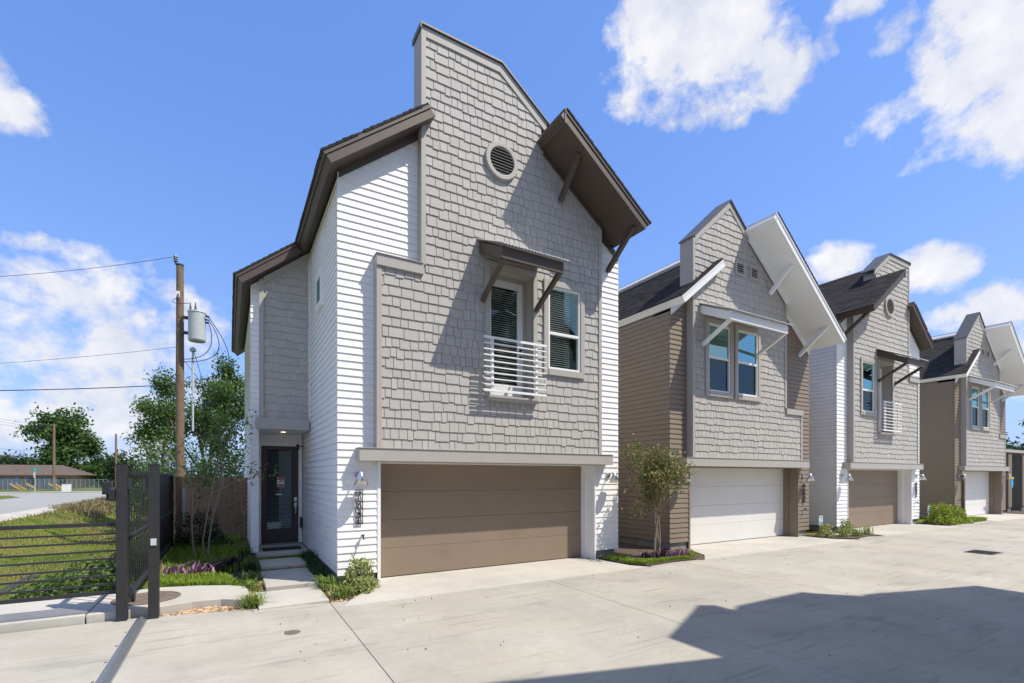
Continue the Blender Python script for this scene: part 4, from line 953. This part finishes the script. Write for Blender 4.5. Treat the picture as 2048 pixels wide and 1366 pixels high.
def scatter(poly, n, rng):
    xs_ = [p[0] for p in poly]; ys_ = [p[1] for p in poly]
    X = rng.uniform(min(xs_), max(xs_), n*3); Y = rng.uniform(min(ys_), max(ys_), n*3); k = inpoly(X, Y, poly); return X[k][:n], Y[k][:n]
def stones(name, poly, n, z, size, seed, zf=None):
    rng = np.random.default_rng(seed); X, Y = scatter(poly, n, rng); V = []; T = []
    bm = bmesh.new(); bmesh.ops.create_icosphere(bm, subdivisions=1, radius=1); bv = np.array([v_.co[:] for v_ in bm.verts]); bf = np.array([[q.index for q in f.verts] for f in bm.faces]); bm.free()
    for i in range(len(X)):
        s_ = size*rng.uniform(.5, 1.35); a = rng.uniform(0, 6.28); R_ = np.array([[math.cos(a), -math.sin(a), 0], [math.sin(a), math.cos(a), 0], [0, 0, 1]])
        q = (bv*rng.uniform(.8, 1.2, bv.shape))*np.array([s_, s_*rng.uniform(.55, .9), s_*rng.uniform(.35, .6)]) @ R_.T
        T.append(bf+len(bv)*i); V.append(q+np.array([X[i], Y[i], (zf(X[i], Y[i]) if zf else z)+s_*.2]))
    o = fast(name, np.concatenate(V), np.concatenate(T), 'stone'); return tag(o, kind='stuff')

# ------------------------------------------------------------------ planting round the near house
o = stones('river_gravel', [(-.78, 8.06), (.18, 7.83), (.24, 7.96), (-.1, 8.20), (-.45, 8.24), (-.78, 8.15)], 190, -.02, .042, 5)
o = stones('river_gravel', [(1.32, 7.55), (1.60, 7.64), (2.2, 8.5), (2.24, 8.62), (1.62, 8.62), (1.4, 8.5)], 300, -.03, .034, 6)
o = stones('river_gravel', [(.02, 8.9), (.50, 8.75), (.52, 10.4), (.36, 10.3), (.2, 9.4)], 190, 0, .03, 7, zf=lambda x, y: gz(x, y))
o = stones('river_gravel', [(.36, 8.72), (1.32, 8.72), (1.34, 8.86), (.36, 8.86)], 90, 0, .026, 8, zf=lambda x, y: gz(x, y)+.01)
o = stones('river_gravel', [(.27, 7.84), (1.30, 7.61), (1.30, 7.67), (.32, 7.9)], 70, -.02, .016, 9)
o = stones('river_gravel', [(.5, 10.41), (1.36, 10.41), (1.36, 10.51), (.5, 10.51)], 60, 0, .02, 10, zf=lambda x, y: gz(x, y)+.01)
rng = np.random.default_rng(11)
lawn = [(-1.0, 9.62), (-.4, 9.46), (.02, 9.24), (.10, 9.42), (.02, 9.85), (-.2, 10.1), (-.7, 10.2), (-1.05, 10.3)]
X, Y = scatter(lawn, 7000, rng); Z = np.array([gz(a, b) for a, b in zip(X, Y)])
V, T = blades(np.stack([X, Y, Z], 1), .15, .011, rng, lean=.35); o = fast('lawn_grass', V, T, 'grass_lawn'); tag(o, kind='stuff')
back = [(-1.1, 10.7), (-.2, 10.4), (.42, 10.6), (.42, 11.9), (-.1, 13.4), (.3, 15.2), (-1.1, 15.2)]
X, Y = scatter(back, 5500, rng); Z = np.array([gz(a, b) for a, b in zip(X, Y)])
V, T = blades(np.stack([X, Y, Z], 1), .17, .011, rng, lean=.45); o = fast('shade_grass', V, T, 'grass_lawn'); tag(o, kind='stuff')
bed = MB().add([(x, y, gz(x, y)+.015) for x, y in ((-1.05, 10.1), (.45, 9.9), (.46, 12.1), (-1.05, 12.1))], [(0, 1, 2, 3)]).build('mulch_bed', 'mulch'); tag(bed, kind='structure')
tuft('large sunlit strap-leaf tuft at the near corner of the path', .30, 7.93, 0.0, .20, 170, seed=21, rad_=.075, lean=1.25)
tuft('sunlit strap-leaf tuft left of the path, by the gravel', .30, 9.05, gz(.3, 9.05), .20, 120, seed=22, lean=1.2)
tuft('shaded strap-leaf tuft left of the second path slab', .34, 9.75, gz(.3, 9.7), .21, 110, 'leaf_liriope_shade', 23, lean=1.2)
tuft('shaded strap-leaf tuft left of the third path slab', .36, 10.5, gz(.3, 10.5), .22, 110, 'leaf_liriope_shade', 24, lean=1.2)
tuft('dark strap-leaf tuft at the foot of the wing corner', .30, 11.45, gz(.3, 11.4), .30, 80, 'leaf_liriope_shade', 25)
tuft('sunlit strap-leaf tuft at the house corner beside the path end', 1.42, 8.52, 0.02, .21, 140, seed=26, lean=1.2)
tuft('sunlit strap-leaf tuft in front of the variegated shrub', 1.52, 7.86, 0.0, .20, 140, seed=27, lean=1.2)
for k in range(6): tuft(('first', 'second', 'third', 'fourth', 'fifth', 'last')[k] + ' dark strap-leaf tuft along the white side wall, counted from the drive', 1.47+.02*math.sin(k*2), 8.95+k*.47, gz(1.5, 8.9+k*.45),   .21, 90, 'leaf_liriope_shade', 30+k, lean=1.1, group='tufts along the side wall')
shrub('variegated_shrub', 'rounded cream-variegated shrub at the white house corner', (1.88, 8.28, -.02), .30, .26, .46, 1500, .062, 'leaf_shrub', 41)
shrub('variegated_shrub', 'small variegated shrub in front by the apron edge', (1.86, 8.02, -.02), .16, .14, .22, 500, .055, 'leaf_shrub', 42)
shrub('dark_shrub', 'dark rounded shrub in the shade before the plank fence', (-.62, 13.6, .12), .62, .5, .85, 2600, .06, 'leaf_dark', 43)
def purple(x, y, z, seed, label, m='leaf_purple', h=.27, n=46): return tuft(label, x, y, z, h, n, m, seed, group='purple spiderwort clumps', w=.036, rad_=.10, lean=.95, name='purple_plant')
purple(-.82, 10.42, gz(-.8, 10.4), 51, 'sunlit purple spiderwort clump nearest the gate')
purple(-.50, 10.36, gz(-.5, 10.3), 52, 'sunlit purple spiderwort clump in front of the myrtle')
purple(-.20, 10.6, gz(-.2, 10.6), 53, 'shaded purple spiderwort clump right of the myrtle stems', 'leaf_purple_shade')
purple(.08, 10.8, gz(.1, 10.8), 54, 'shaded purple spiderwort clump near the path slabs', 'leaf_purple_shade')
tree('crape_myrtle', 'slender multi-stemmed crape myrtle in the front garden bed', (-.42, 11.75, gz(-.3, 11.7)), 3, 1.70, .024, 3, 2300, .07, 'leaf_myrtle', 'bark', 61, spread=.36, kids=3, up=.22, shrink=.56, cl=.13, zmin=1.15,
     lean=((-.16, .0, 2.9, .17), (.0, .0, 1.9, .06), (.05, -.03, .3, .05)))
# bed between the first two houses
bed2 = MB().prism_z([(7.62, 7.42), (8.4, 7.46), (9.15, 7.40), (9.7, 7.75), (9.95, 8.2), (9.95, 8.6), (9.62, 8.6), (9.62, 16), (7.84, 16), (7.84, 8.6), (7.32, 8.6), (7.32, 8.1), (7.4, 7.7)], -.06, .02).build('planting_bed', 'soil'); tag(bed2, kind='structure')
v = [(8.62, 7.98, .10)] + [(8.62+.80*math.cos(a)*(1+.1*math.sin(3*a)), 7.98+.42*math.sin(a), .022) for a in np.linspace(0, 6.28, 28)[:-1]]
o = MB().add(v, [(0, i, i % 27+1) for i in range(1, 28)]).build('mulch_mound', 'mulch', smooth=True); tag(o, kind='structure')
for poly, n, sd_ in (([(7.38, 7.75), (7.64, 7.44), (8.4, 7.48), (9.1, 7.42), (8.9, 7.56), (8.2, 7.64), (7.8, 7.76), (7.6, 8.0), (7.42, 8.1)], 3600, 71), ([(9.2, 7.5), (9.62, 7.78), (9.9, 8.2), (9.6, 8.34), (9.3, 8.2), (9.42, 7.9)], 2000, 72), ([(7.35, 8.1), (7.7, 8.0), (8.0, 8.3), (7.8, 8.55), (7.35, 8.5)], 1200, 73)):
    rng = np.random.default_rng(sd_); X, Y = scatter(poly, n, rng); V, T = blades(np.stack([X, Y, X*0+.02], 1), .075, .009, rng, lean=.35); o = fast('border_grass', V, T, 'grass_lawn'); tag(o, kind='stuff')
tree('crape_myrtle', 'young reddish crape myrtle with several pale stems before the brown house', (8.58, 8.02, .06), 5, 1.36, .016, 3, 4600, .08, 'leaf_myrtle_red', 'bark', 81, spread=.36, kids=3, up=.30, shrink=.62, cl=.11, zmin=.62,
     lean=((-.10, .0, 3.3, .10), (-.05, .03, 2.6, .12), (.04, .0, .8, .07), (.08, -.02, .2, .10), (.02, .05, 5.4, .05)))
for k, (x, y, m) in enumerate(((8.12, 7.90, 'leaf_purple_shade'), (8.36, 7.76, 'leaf_purple_shade'), (8.80, 7.72, 'leaf_purple'), (9.18, 7.84, 'leaf_purple'), (8.95, 8.15, 'leaf_purple_shade'))):
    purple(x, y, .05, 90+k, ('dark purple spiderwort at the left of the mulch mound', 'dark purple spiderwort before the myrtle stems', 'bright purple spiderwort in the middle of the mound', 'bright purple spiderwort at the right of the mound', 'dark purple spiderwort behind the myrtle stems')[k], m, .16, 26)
# beds farther along
for poly in ([(15.8, 7.8), (16.2, 7.45), (17.3, 7.52), (17.9, 7.4), (18.2, 8.3), (18.2, 8.6), (15.6, 8.6)], [(23.6, 7.65), (27.7, 7.65), (28.0, 8.6), (23.6, 8.6)], [(34.1, 7.4), (37, 7.4), (37, 9), (34.1, 9)]):
    o = MB().prism_z(poly, -.06, .02).build('planting_bed', 'soil'); tag(o, kind='structure')
tuft('tuft by the second white house, left of the stepping slab', 16.35, 7.75, .02, .32, 70, seed=101); tuft('tuft by the third garage apron, right end of the bed', 17.75, 7.72, .02, .30, 70, seed=102); tuft('tuft in the middle of the bed before the third house', 16.95, 7.65, .02, .30, 70, seed=103)
shrub('variegated_shrub', 'small flowering shrub under the yard sign by the brown house', (16.0, 8.1, 0), .32, .25, .36, 500, .07, 'leaf_shrub', 104)
shrub('variegated_shrub', 'small variegated shrub at the corner of the third house', (17.25, 8.1, 0), .30, .25, .42, 500, .07, 'leaf_shrub', 105)
shrub('lime_shrub', 'bright lime shrub against the last brown house, nearer clump', (24.2, 8.0, 0), .62, .5, .72, 1300, .10, 'leaf_lime', 106); shrub('lime_shrub', 'bright lime shrub against the last brown house, farther clump', (25.4, 8.0, 0), .70, .5, .60, 1300, .10, 'leaf_lime', 107)
rng = np.random.default_rng(108); X, Y = scatter([(26.2, 7.66), (28.0, 7.66), (28.0, 8.1), (26.2, 8.1)], 1500, rng); V, T = blades(np.stack([X, Y, X*0+.02], 1), .14, .016, rng, lean=.35); o = fast('border_grass', V, T, 'grass_lawn'); tag(o, kind='stuff')
o = MB().box(16.6, 17.5, 7.9, 8.3, 0, .04).build('stepping_slab', 'concrete_clean'); tag(o, 'pale stepping slab in the bed before the third house', 'paving slab')
def yard_sign(x, y, z, label):
    r = empty('yard_sign', (x, y, 0), 0, label, 'sign', 'yard signs'); 
    MB().tube([(0, .01, 0), (0, .01, z)], .008, 6).build('stake', 'galvanized', r)
    MB().box(-.105, .105, -.006, .0, z, z+.30).build('board', 'plastic_white', r, bevel=.003)
    MB().box(-.085, .085, -.008, -.0065, z+.225, z+.28).build('blue_band', 'paint_blue', r); MB().box(-.085, .085, -.008, -.0065, z+.03, z+.12).build('blue_band', 'paint_blue', r)
    for k in range(4): MB().box(-.07+k*.036, -.045+k*.036, -.008, -.0065, z+.155, z+.185).build('letter_mark', 'dark_metal', r)
yard_sign(16.02, 8.25, .35, 'blue and white yard sign at the right corner of the brown house'); yard_sign(23.75, 8.2, .42, 'blue and white yard sign beside the lime shrubs')
pn = empty('hanging_banner', (33.35, 8.25, 1.4), 0, 'blue banner with yellow top hanging by the last lamp', 'banner')
MB().box(-.38, .30, -.02, .02, .36, .46).build('yellow_bar', 'paint_yellow', pn); MB().prism_y([(-.22, .355), (.22, .355), (.22, .0), (.10, -.10)], -.012, .012).build('blue_cloth', 'paint_blue', pn)
o = MB().box(28.12, 28.24, 8.45, 8.55, 0, 1.95).build('timber_post', 'wood_pole'); tag(o, 'raw timber post standing beside the farthest garage door', 'post')
# low sided enclosure closing the end of the drive
en = empty('siding_enclosure', (35, 8.6, 0), 0, 'low grey sided enclosure with posts at the end of the drive', 'enclosure')
def eadd(b, name, m): q = b.build(name, m, en); q.location = Vector(q.location) - en.location
eadd(MB().box(34.6, 46, 10.0, 10.2, 0, 3.15), 'back_wall', 'grey_wall')
for x, w in ((35.4, .5), (37.6, .45), (40.2, .5)):
    eadd(MB().box(x, x+w, 8.9, 10, 0, 3.1), 'post', 'grey_wall')
    for k in range(23): eadd(MB().prism_y([(x-.01, .25+k*.122), (x+w+.01, .25+k*.122), (x+w+.01, .25+k*.122+.11), (x-.01, .25+k*.122+.11)], 8.86, 8.899), 'siding_board', 'brown_siding')
eadd(MB().box(34.6, 46, 8.8, 10.2, 3.151, 3.30), 'coping', 'grey_trim')
# ------------------------------------------------------------------ ditch grass and weeds
rng = np.random.default_rng(120)
def strip_grass(n, x0, x1, y0, y1, h, w, m, name, pw=2.0, cond=None):
    X = rng.uniform(x0, x1, n); Y = y0 + (y1-y0)*rng.random(n)**pw
    if cond is not None: k = cond(X, Y); X, Y = X[k], Y[k]
    Z = np.array([gz(a, b) for a, b in zip(X, Y)]); sc = np.clip(np.hypot(X, Y)/14, 1, 4)
    V, T = blades(np.stack([X, Y, Z], 1), h*np.clip(sc*.8, 1, 2), 1.0, rng, lean=.5)
    V = V.reshape(-1, 5, 3); c = V.mean(1, keepdims=True); 
    base = (V[:, 0]+V[:, 1])/2; d = (V[:, 1]-V[:, 0]); ww = (w*sc)[:, None]
    V[:, 0] = base - d*ww/2; V[:, 1] = base + d*ww/2; mid = (V[:, 2]+V[:, 3])/2; V[:, 2] = mid - d*ww*.45; V[:, 3] = mid + d*ww*.45
    return tag(fast(name, V, T, m), kind='stuff')
from functools import partial
patch = lambda X, Y: (np.sin(X*1.3+Y*.6)+np.sin(X*.7-Y*.9+2)+rng.normal(size=len(X))*.5) > -.1
strip_grass(28000, -8.3, -1.35, 9.8, 46, .05, .010, 'grass_ditch', 'ditch_grass', 2.2)
strip_grass(16000, -8.3, -1.5, 11.5, 46, .075, .011, 'grass_dry', 'dry_grass', 2.0, lambda X, Y: ~patch(X, Y))
strip_grass(2600, -8.7, -6.6, 36, 50, .17, .012, 'grass_dry', 'tall_grass', 1.0)
WL = ['behind the left gate post', 'second behind the rail fence', 'close to the gate leaf', 'left of the gate by the water', 'in the middle of the weed patch', 'farthest by the gate leaf', 'farthest left of the weed patch']
for k, (x, y, s_) in enumerate(((-1.75, 10.1, .42), (-2.25, 10.6, .45), (-1.7, 10.9, .5), (-2.8, 11.2, .40), (-2.2, 11.7, .48), (-1.65, 12.2, .5), (-2.9, 12.4, .4))):
    shrub('weed_clump', 'leafy green weed clump at the ditch, ' + WL[k], (x, y, gz(x, y)), s_*1.05, s_*.9, s_*.75, 700, .08, 'leaf_myrtle', 130+k, group='weeds by the ditch', cat='plant')
# ------------------------------------------------------------------ utility pole and wires
pole = MB().tube([(-1.69, 23.45, -.1), (-1.69, 23.45, 5), (-1.69, 23.45, 10.32)], [.165, .145, .125], 16).build('utility_pole', 'wood_pole', smooth=False); tag(pole, 'near wooden utility pole carrying the grey transformer', 'utility pole')
MB().lathe([(0, .0), (.135, .0), (.135, -.06), (.127, -.06)], (-1.69, 23.45, 10.36), 16).build('cap', 'dark_metal', pole)
MB().lathe([(0, .36), (.05, .36), (.075, .30), (.05, .27), (.08, .22), (.05, .19), (.08, .14), (.05, .10), (.02, 0)], (-1.83, 23.38, 10.30), 12).build('insulator', 'ceramic', pole)
MB().box(-1.80, -1.68, 23.22, 23.30, 8.98, 9.22).build('cutout_bracket', 'plastic_white', pole); MB().tube([(-1.74, 23.2, 9.1), (-1.70, 23.1, 8.85)], .025, 8).build('fuse', 'dark_metal', pole)
MB().tube([(-1.25, 23.25, 3.7), (-1.25, 23.25, 6.9)], .04, 8).build('conduit', 'pvc_grey', pole); MB().lathe([(0, .18), (.10, .12), (.12, 0), (0, 0)], (-1.25, 23.25, 6.9), 12).build('weatherhead', 'transformer_grey', pole)
tr = MB().lathe([(0, 1.23), (.16, 1.22), (.315, 1.17), (.325, 1.13), (.305, 1.12), (.305, .05), (.285, .0), (0, .0)], (-1.10, 23.1, 7.28), 24).build('transformer', 'transformer_grey', smooth=False); tag(tr, 'grey cylindrical transformer hung on the near utility pole', 'transformer')
for z in (7.55, 8.15): MB().box(-1.62, -1.36, 23.15, 23.28, z, z+.10).build('bracket', 'dark_metal', tr)
for dx, dz in ((-.22, 1.2), (-.05, 1.24)): MB().lathe([(.03, 0), (.05, .05), (.03, .08), (.05, .12), (.03, .16), (.015, .30), (0, .30)], (-1.10+dx, 23.05, 7.28+dz), 10).build('bushing', 'ceramic', tr)
for k in range(3): MB().tube([(-.80, 23.0-.06*k, 8.05+.12*k), (-.70, 22.98, 8.05+.12*k)], .04, 8).build('terminal', 'dark_metal', tr)
def wire(name, pts, r, label, group='overhead wires', sag=0, par=None):
    if len(pts) == 2 and sag:
        a, b = Vector(pts[0]), Vector(pts[1]); pts = [a.lerp(b, t) - Vector((0, 0, sag*4*t*(1-t))) for t in np.linspace(0, 1, 17)]
    o = MB().tube(pts, r, 5).build(name, 'cable', par); 
    if not par: tag(o, label, 'wire', group)
    return o
def bez(a, b, c, n=12): a, b, c = Vector(a), Vector(b), Vector(c); return [a*(1-t)**2+b*2*t*(1-t)+c*t*t for t in np.linspace(0, 1, n)]
wire('lead', bez((-.72, 23, 8.1), (-.25, 22.9, 6.6), (-1.62, 23.3, 6.55)), .015, '', par=tr); wire('lead', bez((-.72, 23, 8.2), (.35, 22.8, 6.5), (-1.60, 23.3, 6.45)), .015, '', par=tr)
wire('lead', bez((-.72, 23, 8.3), (.75, 22.8, 6.2), (-.75, 23.2, 5.9)), .015, '', par=tr); wire('lead', bez((-1.25, 23.2, 7.0), (-.55, 23.1, 4.6), (-1.0, 23.2, 4.4)), .012, '', par=tr); wire('lead', bez((-1.55, 23.3, 6.5), (-.4, 23.1, 5.0), (-.85, 23.2, 4.5)), .012, '', par=tr)
wire('lead', bez((-1.75, 23.2, 8.95), (-2.2, 23.2, 8.6), (-1.35, 23.05, 8.75)), .012, '', par=tr)
def at(px, py, d): return tuple(Vector((0, 0, 1.88)) + (FW + RT*((px-1024)/970) + Vector((0, 0, 1))*((953-py)/970))*d)
wire('wire', [(-1.83, 23.38, 10.62), at(-420, 560, 17)], .009, 'top wire running left from the near utility pole', sag=.35)
wire('wire', [(-1.75, 23.4, 7.05), at(-420, 742, 17)], .007, 'thin middle wire running left from the near utility pole', sag=.2)
wire('wire', [(-1.75, 23.4, 5.55), at(-420, 778, 17)], .017, 'thick lower cable running left from the near utility pole', sag=.15)
poles = ((108, 848, 67.5), (232, 868, 80), (36, 938, 74))
for k, (px, pt, d) in enumerate(poles):
    b = Vector(at(px, 953, d)); zt_ = at(px, pt, d)[2]
    o = MB().tube([(b.x, b.y, -.1), (b.x, b.y, zt_)], [.17, .13], 10).build('utility_pole', 'wood_pole'); tag(o, ('tall far utility pole in front of the big oak', 'far utility pole left of the gate post', 'short far utility pole before the brick building')[k], 'utility pole', 'far utility poles')
b = Vector(at(108, 953, 67.5))
for k, z in enumerate((8.9, 8.6, 8.3, 5.6, 5.2)):
    wire('wire', [(b.x, b.y, z), (b.x-1.5, b.y-48, z+.3)], .014, ('topmost', 'second', 'third', 'fourth', 'lowest')[k] + ' of the wires descending to the far utility pole', 'wires to the far pole', sag=.9)
# ------------------------------------------------------------------ across the street
def far(name, px, py, d, label, cat, group=None): p = Vector(at(px, 953, d)); return empty(name, (p.x, p.y, 0), 0, label, cat, group)
bd = empty('brick_building', (-36, 100, 0), 0, 'long low tan brick building with brown hipped roof', 'building')
def badd(b, name, m): q = b.build(name, m, bd); q.location = Vector(q.location) - bd.location; return q
badd(MB().box(-56, -21.3, 100, 112, -.6, 2.15), 'wall', 'brick_far')
badd(MB().add([(-57, 99, 2.1), (-20.3, 99, 2.1), (-20.3, 113, 2.1), (-57, 113, 2.1), (-52, 106, 3.75), (-23.6, 106, 3.75)], [(0, 1, 5, 4), (1, 2, 5), (2, 3, 4, 5), (3, 0, 4), (0, 3, 2, 1)]), 'roof', 'roof_far')
badd(MB().add([(-36, 98.4, 2.2), (-30, 98.4, 2.2), (-33, 98.4, 3.9), (-36, 106, 2.2), (-30, 106, 2.2), (-33, 106, 3.9)], [(0, 1, 2), (0, 2, 5, 3), (1, 4, 5, 2), (3, 5, 4)]), 'roof_gable', 'roof_far')
badd(MB().box(-57, -20.3, 98.9, 98.99, 1.9, 2.12), 'fascia', 'brown_trim')
for x in (-44, -39.5, -35.2, -30.5, -26.5, -23.0):
    w = badd(MB().box(x, x+1.3, 99.9, 99.99, .5, 1.75), 'window', 'white_trim'); MB().box(x+.1-bd.location.x+bd.location.x, x+1.2, 99.86, 99.899, .6, 1.65).build('pane', 'interior_dark', w)
for k, px in enumerate((8, 20, 42, 86, 97)):
    r = far('play_tower', px, 0, 66+k*.7, ('leftmost', 'second', 'third', 'fourth', 'rightmost')[k] + ' blue playground frame with yellow slide before the brick building', 'playground', 'playground frames')
    for dx in (-.5, .5):
        for dy in (0, .8): MB().tube([(dx, dy, -.1), (dx, dy, 1.75)], .045, 6).build('post', 'paint_navy', r)
    MB().box(-.5, .5, 0, .8, .75, .82).build('deck', 'paint_navy', r); MB().prism_y([(.5, .8), (1.5, -.02), (1.6, -.02), (1.6, .08), (.5, .95)], .1, .6).build('slide', 'paint_yellow', r)
cl = empty('chain_link_fence', at(150, 953, 64)[:2]+(0,), 0, 'grey green chain link fence around the playground', 'fence'); cl.location.z = 0
a, b = Vector(at(-60, 953, 64)), Vector(at(215, 953, 66)); a.z = b.z = 0
n = 30
for k in range(n+1):
    p = a.lerp(b, k/n) - cl.location; MB().tube([(p.x, p.y, 0), (p.x, p.y, 1.5)], .03, 6).build('post', 'chain_link', cl)
for z in (.06, 1.48):
    MB().tube([(a.x-cl.location.x, a.y-cl.location.y, z), (b.x-cl.location.x, b.y-cl.location.y, z)], .022, 5).build('rail', 'chain_link', cl)
m_ = MB(); L_ = (b-a).length; dd = (b-a)/L_
for k in range(int(L_/.16)):
    for s_ in (1, -1):
        p0 = a+dd*(k*.16)-cl.location; p1 = a+dd*(k*.16+s_*1.4)-cl.location; m_.tube([(p0.x, p0.y, .06), (p1.x, p1.y, 1.46)], .008, 3, cap=False)
tag(m_.build('wire_mesh', 'chain_link', cl), kind='stuff')
r = far('street_sign', 70, 0, 58, 'street sign post with green name blades across the road', 'sign'); MB().tube([(0, 0, -.1), (0, 0, 2.9)], .035, 8).build('post', 'galvanized', r)
MB().box(-.45, .45, -.02, .02, 2.72, 2.90).build('name_blade', 'paint_teal', r); MB().box(-.02, .02, -.45, .45, 2.52, 2.70).build('name_blade', 'paint_teal', r); MB().lathe([(0, -.01), (.36, -.01), (.36, .01), (0, .01)], (-.05, -.05, 2.05), 8, 'x').build('sign_plate', 'galvanized', r)
r = far('utility_cabinet', 133, 0, 62, 'white utility cabinet on the grass before the chain link fence', 'cabinet'); MB().box(-.42, .42, -.3, .3, -.05, .85).build('body', 'plastic_white', r, bevel=.03); MB().box(-.40, .40, -.33, .33, .851, .90).build('lid', 'plastic_white', r)
r = far('mailbox', 215, 0, 36, 'black mailbox on a post beside the street', 'mailbox'); MB().tube([(0, 0, -.05), (0, 0, .6)], .09, 8).build('post', 'plastic_black', r); MB().box(-.28, .28, -.30, .30, .55, 1.5).build('box', 'plastic_black', r, bevel=.05)
# ------------------------------------------------------------------ trees
def P3(px, d): p = at(px, 953, d); return (p[0], p[1], -.05)
tree('oak_tree', 'large spreading oak rising behind the far brick building', P3(126, 88), 1, 6.1, .55, 4, 12000, .62, 'leaf_oak', seed=201, spread=.75, kids=4, up=.10, shrink=.70, cl=.75)
T_ = [(5, 112, 4.6), (28, 118, 5.4), (52, 114, 4.4), (78, 118, 4.4), (164, 108, 3.2), (182, 104, 3.3), (203, 98, 3.4), (226, 92, 3.6), (252, 86, 3.8), (-25, 115, 4.6), (110, 120, 4.6)]
TL = ['at the left edge', 'over the left half of the brick roof', 'over the middle of the brick roof', 'left of the big oak', 'right of the big oak', 'second right of the big oak', 'third right of the big oak', 'just left of the gate post', 'just behind the gate post', 'beyond the left edge', 'behind the big oak']
for k, (px, d, L_) in enumerate(T_):
    tree('dark_tree', 'dark green tree behind the far buildings, ' + TL[k], P3(px, d), 1, L_*.62, .22, 3, 3000, .60, 'leaf_far', seed=210+k, spread=.85, kids=4, up=.05, shrink=.80, cl=.75, group='trees behind the far buildings')
tree('elm_tree', 'feathery tree left of the near utility pole', P3(338, 27), 2, 3.9, .10, 4, 8000, .165, 'leaf_tree', seed=235, spread=.42, kids=3, up=.20, shrink=.58, cl=.26, lean=((-.3, 0, 2.4, .07), (.2, .1, .4, .05)), rmax=1.75)
tree('elm_tree', 'taller feathery tree right of the near utility pole', P3(428, 26), 2, 3.9, .12, 4, 13000, .165, 'leaf_tree', seed=238, spread=.60, kids=3, up=.16, shrink=.70, cl=.24, rmax=2.1)
tree('elm_tree', 'low broad tree above the gate posts', P3(315, 30), 3, 1.2, .08, 3, 2600, .17, 'leaf_tree', seed=233, spread=.75, kids=4, up=.08, shrink=.74, cl=.30)
for k, (px, d) in enumerate(((330, 22), (380, 21), (440, 20), (470, 19), (300, 25))):
    shrub('thicket_shrub', ('green shrub behind the pole foot', 'green shrub right of the pole foot', 'green shrub above the plank fence', 'green shrub against the white wing', 'green shrub left of the pole foot')[k], P3(px, d), 1.25, 1.1, 3.0, 3400, .135, 'leaf_tree', 240+k, group='shrubs behind the plank fence', shell=.35)
for k, (px, d, L_) in enumerate(((2040, 47, 2.6), (2075, 44, 2.8), (2110, 50, 2.6), (2015, 56, 2.3))):
    tree('far_tree', ('airy tree just right of the last house', 'airy tree at the right picture edge', 'airy tree beyond the right picture edge', 'airy tree partly behind the last house')[k], P3(px, d), 1, L_, .16, 4, 3200, .30, 'leaf_far', seed=250+k, spread=.7, kids=3, up=.1, shrink=.72, cl=.4, group='trees beyond the drive')

# leaf litter and bits on the concrete
rng = np.random.default_rng(300); n = 130
X = rng.uniform(.5, 17, n); Y = np.where(rng.random(n) < .6, 7.2 - np.abs(rng.normal(size=n))*.5, rng.uniform(2.5, 7.2, n))
V, T = leaves(np.stack([X, Y, np.full(n, .006)], 1), .035, rng, droop=0, upb=9); o = fast('leaf_litter', V, T, 'leaf_litter'); tag(o, kind='stuff')
